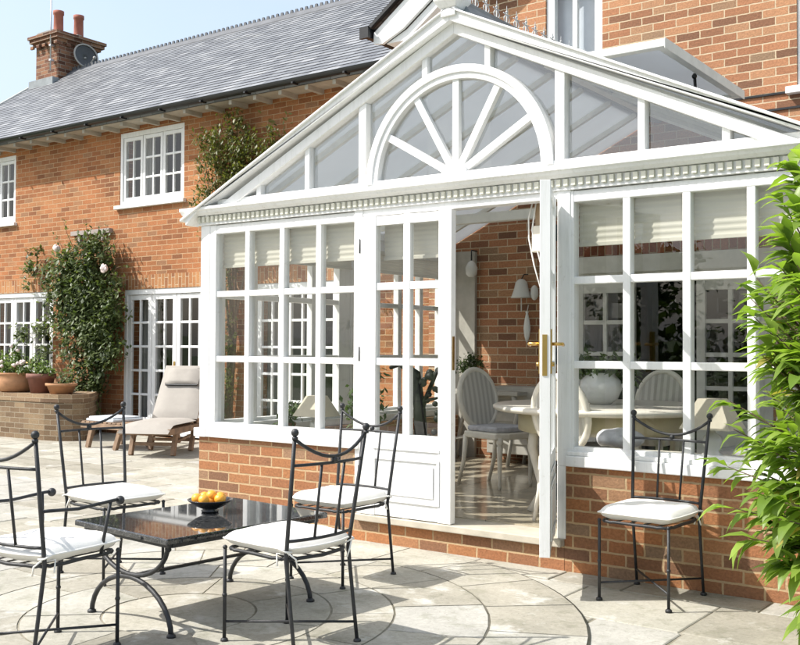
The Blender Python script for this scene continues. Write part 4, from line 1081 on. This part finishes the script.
for i, (a, b, z) in enumerate(oz):
    m = MB(); m.ball((0, 0, 0), .035, 16, 10, (1.08, 1, .95)); o = m.build('orange', ORANGE); o.scale = (BS*.95,)*3; o.location = (2.045+a*BS, -1.80+b*BS, .472+(z-.006)*BS); o.rotation_euler = (random.random(), random.random(), random.random())
    tag(o, 'ripe orange piled in the dark fruit bowl', 'orange', 'oranges in the bowl')

# ------------------------------------------------------------------ loungers
def lounger(loc, rz, label):
    t = thing('sun_lounger', loc, label, 'sun lounger', None, rz)
    m = MB()                                      # length along +x, head at +x
    for s in (-1, 1): m.box(0, 1.95, s*.31-.02, s*.31+.02, .27, .345)
    m.box(0, .04, -.29, .29, .272, .343); m.box(1.91, 1.95, -.29, .29, .272, .343)
    for k in range(11): m.box(.08+.09*k, .13+.09*k, -.29, .29, .33, .348)
    m.build('frame', TEAK, t, .005)
    for (xa, xb) in ((.34, .24), (.98, .86), (1.75, 1.88)):
        for s in (-1, 1): m = MB(); m.beam((xa, s*.27, .29), (xb, s*.27, 0), .05, .07, (1, 0, 0)); m.build('leg', TEAK, t, .005)
    m = MB(); m.beam((.9, -.27, .14), (.9, .27, .14), .03, .04); m.beam((.29, -.27, .14), (.29, .27, .14), .03, .04); m.beam((.3, -.25, .15), (.9, -.25, .2), .03, .03); m.build('stretcher', TEAK, t)
    a = R(54); B = Matrix.Translation((1.02, 0, .35)) @ Matrix.Rotation(-a, 4, 'Y')
    m = MB(B); m.box(0, .80, -.29, -.25, -.02, .02); m.box(0, .80, .25, .29, -.02, .02)
    for k in range(8): m.box(.03+.1*k, .09+.1*k, -.25, .25, -.01, .01)
    m.M = Matrix.Identity(4); m.beam((1.43, -.24, .88), (1.74, -.24, .33), .03, .04); m.beam((1.43, .24, .88), (1.74, .24, .33), .03, .04)
    m.build('backrest', TEAK, t)
    def pad(M, L, W_, th, name, sag=0):
        m = MB(M); n = 12; vs = []; fs = []
        for layer in (1, -1):
            for i in range(n+1):
                for j in range(7):
                    u_, v_ = i/n, -1+j/3; ed = (1-abs(2*u_-1)**10)*(1-abs(v_)**6)
                    z = th/2 + layer*th/2*ed**.5 + noise.noise(Vector((u_*5, v_*3, layer)))*.008*ed
                    if sag: z -= sag*max(0, .22-u_)**2*16
                    vs.append((u_*L, v_*W_/2, z))
        q = (n+1)*7
        for i in range(n):
            for j in range(6):
                a_ = i*7+j; fs += [(a_, a_+7, a_+8, a_+1), (q+a_, q+a_+1, q+a_+8, q+a_+7)]
        m.add(vs, fs, None, True); return m.build(name, CUSHION_L, t)
    pad(Matrix.Translation((-.06, 0, .35)), 1.08, .64, .07, 'seat_pad', .12)
    pad(B @ Matrix.Translation((.02, 0, .022)), .84, .62, .07, 'back_pad')
    pd = pad(B @ Matrix.Translation((.52, 0, .082)), .26, .46, .07, 'pillow')
    m = MB(B); m.box(.505, .518, -.22, .22, .10, .125); m.build('piping', IRON, pd)
    return t
lounger((-3.60, 2.43, 0), R(118), 'weathered wooden sun lounger with cream pads and raised back near the house')
t = thing('low_garden_table', (-4.85, 3.05, 0), 'low wooden slatted table with pale folded towel beside the lounger foot', 'low table')
m = MB(); m.box(-.42, .5, -.3, -.26, .26, .33); m.box(-.42, .5, .26, .3, .26, .33); m.box(-.42, -.38, -.26, .26, .262, .328); m.box(.46, .5, -.26, .26, .262, .328)
for k in range(10): m.box(-.40+.09*k, -.33+.09*k, -.3, .3, .332, .35)
m.build('table_top', TEAK, t, .004)
for xa, xb in ((-.2, -.3), (.38, .26)):
    for s in (-1, 1): m = MB(); m.beam((xa, s*.27, .29), (xb, s*.27, 0), .05, .065, (1, 0, 0)); m.build('leg', TEAK, t, .004)
t = tag(MB().box(-.36, .2, -.26, .22, 0, .035).box(-.33, .17, -.24, .2, .0352, .06).build('folded_towel', PALEBLUE, None, .012), 'pale folded towel lying on the low wooden table', 'towel'); t.location = (-4.85, 3.05, .351)

# ------------------------------------------------------------------ curved planter and pots
pt = thing('brick_planter', (-8.35, 4.35, 0), 'curved buff brick planter wall in front of the house', 'planter', world=True)
def arc_wall(mb, r0, r1, z0, z1, cx, cy, a0, a1, n=28):
    vs = []
    for k in range(n+1):
        a = a0+(a1-a0)*k/n; c, s_ = math.cos(a), math.sin(a)
        vs += [(cx+r0*c, cy+r0*s_, z0), (cx+r1*c, cy+r1*s_, z0), (cx+r1*c, cy+r1*s_, z1), (cx+r0*c, cy+r0*s_, z1)]
    fs = [(0,1,2,3), (n*4+3, n*4+2, n*4+1, n*4)]
    for k in range(n):
        for q in range(4): l = (q+1) % 4; fs.append((k*4+q, k*4+4+q, k*4+4+l, k*4+l))
    mb.add(vs, fs)
def arc_uv(o, cx, cy, r):
    L = o.data.uv_layers[0].data
    for p in o.data.polygons:
        if abs(p.normal.z) > .9: continue
        for li in p.loop_indices:
            c = o.data.vertices[o.data.loops[li].vertex_index].co; L[li].uv = (math.atan2(c.y-cy, c.x-cx)*r, c.z)
path = [(-10.6, 2.86), (-9.6, 2.9), (-8.6, 2.93), (-7.6, 2.96), (-6.9, 2.98), (-6.45, 3.0), (-6.2, 3.06), (-6.05, 3.18), (-6.02, 3.34), (-6.12, 3.52), (-6.4, 3.8), (-6.75, 4.12), (-7.05, 4.40)]
def path_wall(mb, path, inset, width, z0, z1):
    n = len(path); P = [Vector((*p, 0)) for p in path]; vs = []; ds = [0]
    for i, p in enumerate(P):
        d = (P[min(i+1, n-1)] - P[max(i-1, 0)]).normalized(); q = Vector((-d.y, d.x, 0))
        a, b = p + q*inset, p + q*(inset+width)
        vs += [(a.x, a.y, z0), (b.x, b.y, z0), (b.x, b.y, z1), (a.x, a.y, z1)]
        if i: ds.append(ds[-1] + (P[i]-P[i-1]).length)
    fs = [(0,1,2,3), (n*4-1, n*4-2, n*4-3, n*4-4)]
    for k in range(n-1):
        for q in range(4): l = (q+1) % 4; fs.append((k*4+q, k*4+4+q, k*4+4+l, k*4+l))
    mb.add(vs, fs); return ds
def path_uv(o, ds, up=False):
    L = o.data.uv_layers[0].data
    for p in o.data.polygons:
        for li in p.loop_indices:
            vi = o.data.loops[li].vertex_index; c = o.data.vertices[vi].co
            L[li].uv = (ds[vi//4], c.z if abs(p.normal.z) < .9 else (.3 if vi % 4 in (1, 2) else 0))
m = MB(); ds = path_wall(m, path, 0, .22, -.05, .54); o = m.build('wall', BRICK_BUFF, pt); path_uv(o, ds)
m = MB(); ds = path_wall(m, path, -.012, .30, .541, .65); o = m.build('coping', BRICK_CAP, pt); path_uv(o, ds)
m = MB(); m.add([(p[0], p[1]+.15, .635) for p in path[:6]] + [(-6.3, 3.3, .635), (-7.05, 4.4, .635), (-10.6, 4.4, .635)], [tuple(range(9))]); m.build('soil', SOIL, pt)
pot_plant('flower_pot', (-7.46, 3.22, .652), 'wide terracotta bowl of pink flowers with a small conifer', 'flower pot', .29, .28, TERRA, [(-.1, 0, .42, .18, .16, .14), (.15, 0, .36, .2, .16, .09), (-.22, 0, .36, .2, .16, .09), (-.05, 0, .58, .07, .07, .17)], 1300, .055, LEAF_POT, 'planted pots on the planter wall',
          [(.20, 0), (.25, .02), (.29, .1), (.295, .18), (.27, .25), (.29, .26), (.295, .285), (.25, .285), (.24, .25), (0, .24)], .5, 14)
pot_plant('flower_pot', (-6.88, 3.24, .652), 'tall dark brown pot of feathery greenery', 'flower pot', .2, .28, TERRA_D, [(0, 0, .37, .24, .18, .1), (.1, 0, .33, .22, .16, .07), (-.12, 0, .44, .12, .1, .12)], 800, .05, LEAF_POT, 'planted pots on the planter wall')
pot_plant('flower_pot', (-6.42, 3.26, .652), 'small terracotta trough with sparse grey plant', 'flower pot', .21, .15, TERRA, [(0, 0, .24, .1, .1, .12), (.08, 0, .2, .12, .1, .05)], 150, .05, LEAF_ROSE, 'planted pots on the planter wall')
pot_plant('flower_pot', (-8.02, 3.2, .652), 'terracotta pot cut by the left edge of the photo', 'flower pot', .2, .27, TERRA_D, [(0, 0, .4, .24, .18, .16), (.1, 0, .5, .14, .12, .12)], 450, .06, LEAF_POT, 'planted pots on the planter wall')

# ------------------------------------------------------------------ climbers
cr_ = thing('climbing_rose', (-7.05, 4.3, 0), 'tall dark green climbing rose against the brick wall between the french doors', 'climbing plant', world=True)
m = MB(); Y0 = 4.12
clump_leaves(m, [(-7.1, Y0, 2.15, .85, .24, .66), (-6.95, Y0, 2.78, .52, .2, .36), (-7.6, Y0, 2.4, .5, .2, .45), (-6.95, Y0, 1.45, .62, .22, .5), (-7.5, Y0, 1.75, .45, .2, .3), (-6.55, Y0, 1.9, .36, .18, .6), (-6.95, Y0, .9, .42, .2, .42), (-7.05, Y0-.05, .5, .3, .18, .38), (-6.35, Y0, 1.25, .22, .12, .22), (-6.9, Y0, .2, .3, .16, .2)], 12000, .085, 4.36, .55, .35, (0, -1, 0))
clump_leaves(m, [(-8.15, Y0+.1, 1.68, .35, .1, .16), (-8.7, Y0+.1, 1.55, .3, .1, .2), (-8.35, Y0+.1, 1.25, .2, .08, .16), (-8.75, Y0+.15, 2.65, .24, .08, .2), (-8.55, Y0+.15, 2.85, .2, .08, .1), (-8.9, Y0+.15, 2.4, .12, .06, .1)], 620, .085, 4.36, .6, .35, (0, -1, 0))
m.build('foliage', LEAF_ROSE, cr_)
m = MB()
for k in range(7):
    x0_ = -7.0+random.uniform(-.12, .12); x1_ = -7.0+random.uniform(-.6, .5)
    m.tube([(x0_, 4.28, 0), ((x0_*2+x1_)/3+random.uniform(-.08, .08), 4.28, .8), (x1_, 4.25, 1.7), (x1_+random.uniform(-.2, .2), 4.25, 2.6)], [.028, .024, .016, .006], 7)
for a, b in (((-7.4, 4.25, 1.6), (-8.9, 4.28, 1.5)), ((-7.5, 4.25, 2.2), (-8.9, 4.3, 2.6)), ((-8.6, 4.3, 2.5), (-8.6, 4.3, 2.95))):
    A = Vector(a); B_ = Vector(b); m.tube([A, A.lerp(B_, .5)+Vector((0, 0, .1)), B_], [.012, .009, .004], 6)
m.build('trunk', BARK, cr_)
m = MB(); ms_ = MB()
for k in range(26):
    a = random.uniform(-.4, PI+.4); b_ = Vector((-7.05+.62*math.cos(a), 4.15, 2.0+.85*math.sin(a))); e_ = b_ + Vector((math.cos(a)*random.uniform(.2, .5), random.uniform(-.2, .05), math.sin(a)*.35+random.uniform(-.1, .25)))
    ms_ = MB(); ms_.tube([b_, b_.lerp(e_, .5)+Vector((0, -.05, .05)), e_], [.006, .004, .002], 5); ms_.build('shoot', BARK, cr_)
    for q in range(16): p_ = b_.lerp(e_, random.random()); leaf(m, p_+rnd_dir()*.03, rnd_dir()+Vector((0, -.5, 0)), (0, 0, 1), random.uniform(.05, .09), .04, (random.uniform(.3, .9),)*3, .2, 1)
m.build('shoot_leaves', LEAF_ROSE, cr_)
for (x, z) in ((-7.6, 2.86), (-6.42, 2.5)):
    m = MB(); m.ball((x, 3.98, z), .055, 12, 8)
    for k in range(9): v = rnd_dir(); m.ball((x+v.x*.045, 3.97-abs(v.y)*.03, z+v.z*.045), .032, 8, 5, (1, .6, 1))
    m.build('flower', PINK, cr_)
cw = thing('wall_climber', (-3.9, 4.3, 0), 'olive green climber on the upper brick wall beside the conservatory gable', 'climbing plant', world=True)
m = MB(); clump_leaves(m, [(-4.05, 4.15, 3.62, .55, .2, .5), (-4.4, 4.15, 3.3, .32, .16, .26), (-4.35, 4.18, 4.1, .36, .16, .36), (-3.9, 4.18, 4.05, .5, .18, .35), (-3.5, 4.15, 3.75, .5, .2, .42), (-3.2, 4.18, 4.1, .22, .12, .22), (-3.9, 4.18, 4.45, .24, .1, .16), (-4.1, 4.15, 2.8, .3, .2, .3), (-3.6, 4.15, 3.0, .8, .2, .4), (-3.0, 4.15, 3.6, .5, .15, .3), (-4.1, 4.15, 2.2, .26, .18, .4), (-4.1, 4.15, 1.5, .24, .16, .4), (-4.1, 4.15, .8, .26, .16, .35), (-2.0, 4.15, 2.6, .5, .15, .3)], 11000, .068, 4.36, .42, .25, (0, -.8, 0))
for k in range(26):
    x = random.uniform(-4.7, -3.0); z = random.uniform(3.9, 4.45)
    for q in range(4): leaf(m, (x+random.uniform(-.07, .07), 4.25, z+random.uniform(-.07, .07)), rnd_dir(), (0, -1, 0), .08, .035, (.8, .8, .8), .2, 1)
m.build('foliage', LEAF_WIST, cw)
m = MB()
for k in range(9):
    x0_ = -4.2+random.uniform(-.2, .2); x1_ = random.uniform(-4.6, -3.0)
    m.tube([(x0_, 4.3, 0), (x0_+.1, 4.3, 1.5), ((x0_+x1_)/2, 4.28, 3.0), (x1_, 4.26, random.uniform(3.9, 4.4))], [.025, .02, .012, .003], 6)
m.build('trunk', BARK, cw)

# ------------------------------------------------------------------ the leafy shrub at the right edge
sh = thing('leafy_shrub', (5.16, -.74, 0), 'bright green leafy shrub at the right edge before the conservatory window', 'shrub')
m = MB(); stm = MB(); rs = random.Random(11)
def shrub_r(z):
    z = max(0, min(2.55, z)); tb_ = [(0, .22), (.2, .40), (.45, .54), (.7, .62), (1.0, .60), (1.4, .66), (1.7, .62), (2.0, .50), (2.2, .36), (2.42, .1)]
    for (a, ra), (b, rb_) in zip(tb_, tb_[1:]):
        if a <= z <= b: return ra + (rb_-ra)*(z-a)/(b-a)
    return .1
for k in range(470):
    z1 = rs.uniform(.06, 2.38); a = rs.uniform(0, 2*PI); rr_ = shrub_r(z1)*rs.uniform(.55, 1.05)*(1+.16*math.sin(3*a+z1*4))
    tip = Vector((rr_*math.cos(a), rr_*math.sin(a), z1)); base = Vector((.08*math.cos(a), .08*math.sin(a), max(0.02, z1*.55-.1)))
    mid = base.lerp(tip, .5)+Vector((0, 0, .12)); 
    stm.tube([base, mid, tip], [.009, .006, .002], 5, caps=False)
    nl = rs.randint(15, 22); t0 = rs.random()
    for q in range(nl):
        f = rs.uniform(.35, 1.02); p = base.lerp(mid, f*2) if f < .5 else mid.lerp(tip, f*2-1)
        d = (tip-mid).normalized()*.7 + Vector((math.cos(a), math.sin(a), -.15))*.5 + Vector((rs.uniform(-1, 1), rs.uniform(-1, 1), rs.uniform(-.7, .6)))*.85
        L_ = rs.uniform(.10, .175); t_ = min(.9, max(0, .12 + .55*t0*rs.random() + .45*f*rs.random())) if rs.random() > .02 else 1
        leaf(m, p, d, (0, 0, 1), L_, L_*.40, (t_, t_, t_), rs.uniform(.1, .5))
for k in range(7): stm.tube([(rs.uniform(-.06, .06), rs.uniform(-.06, .06), 0), (rs.uniform(-.15, .15), rs.uniform(-.15, .15), 1.0), (rs.uniform(-.2, .2), rs.uniform(-.2, .2), 1.9)], [.02, .014, .005], 6)
m.build('foliage', LEAF_SHRUB, sh); stm.build('stem', BARK, sh)

# ------------------------------------------------------------------ garden seen only in the panes: hedge and trees behind the camera
def garden_tree(x, y, h, r, label):
    t = thing('garden_tree', (x, y, -.06), label, 'tree', 'garden trees behind the camera')
    m = MB(); m.tube([(0, 0, 0), (.1, 0, h*.35), (0, .1, h*.8)], [.22, .16, .05], 8)
    for k in range(6): a = k*1.1; m.tube([(0, 0, h*(.3+.06*k)), (r*.5*math.cos(a), r*.5*math.sin(a), h*(.5+.06*k))], [.08, .02], 6)
    m.build('trunk', BARK, t)
    m = MB(); bl = []
    for k in range(9): a = k*2.4; q = r*.6*math.sqrt(k/9); bl.append((q*math.cos(a), q*math.sin(a), h*(.45+.5*random.random()), r*.5, r*.5, h*.16))
    clump_leaves(m, bl, 4200, .24, None, .7); m.build('crown', LEAF_TREE, t)
for i, (x, y, h, r) in enumerate(((-8, -27, 6.0, 3.0), (0, -29, 6.8, 3.4), (9, -26, 5.6, 3.0), (18, -24, 6.6, 3.2), (27, -18, 6.2, 3.0))):
    garden_tree(x, y, h, r, ['broad garden tree far left behind the camera', 'tallest garden tree behind the camera', 'garden tree at the middle of the row behind the camera', 'garden tree right of the row behind the camera', 'garden tree at the right end of the row'][i])
h = thing('garden_hedge', (6, -16, -.06), 'long dark hedge across the lawn behind the camera', 'hedge')
m = MB(); clump_leaves(m, [(-16+4*k, 0, 1.2, 2.4, .7, 1.3) for k in range(9)], 5200, .26, None, .7); m.build('foliage', LEAF_TREE, h)
m = MB()
for k in range(18): m.tube([(-16+2*k, 0, 0), (-16+2*k, .1, 1.6)], [.05, .02], 6)
m.build('trunk', BARK, h)
for o in bpy.data.objects:
    if '_w' in o.keys(): del o['_w']
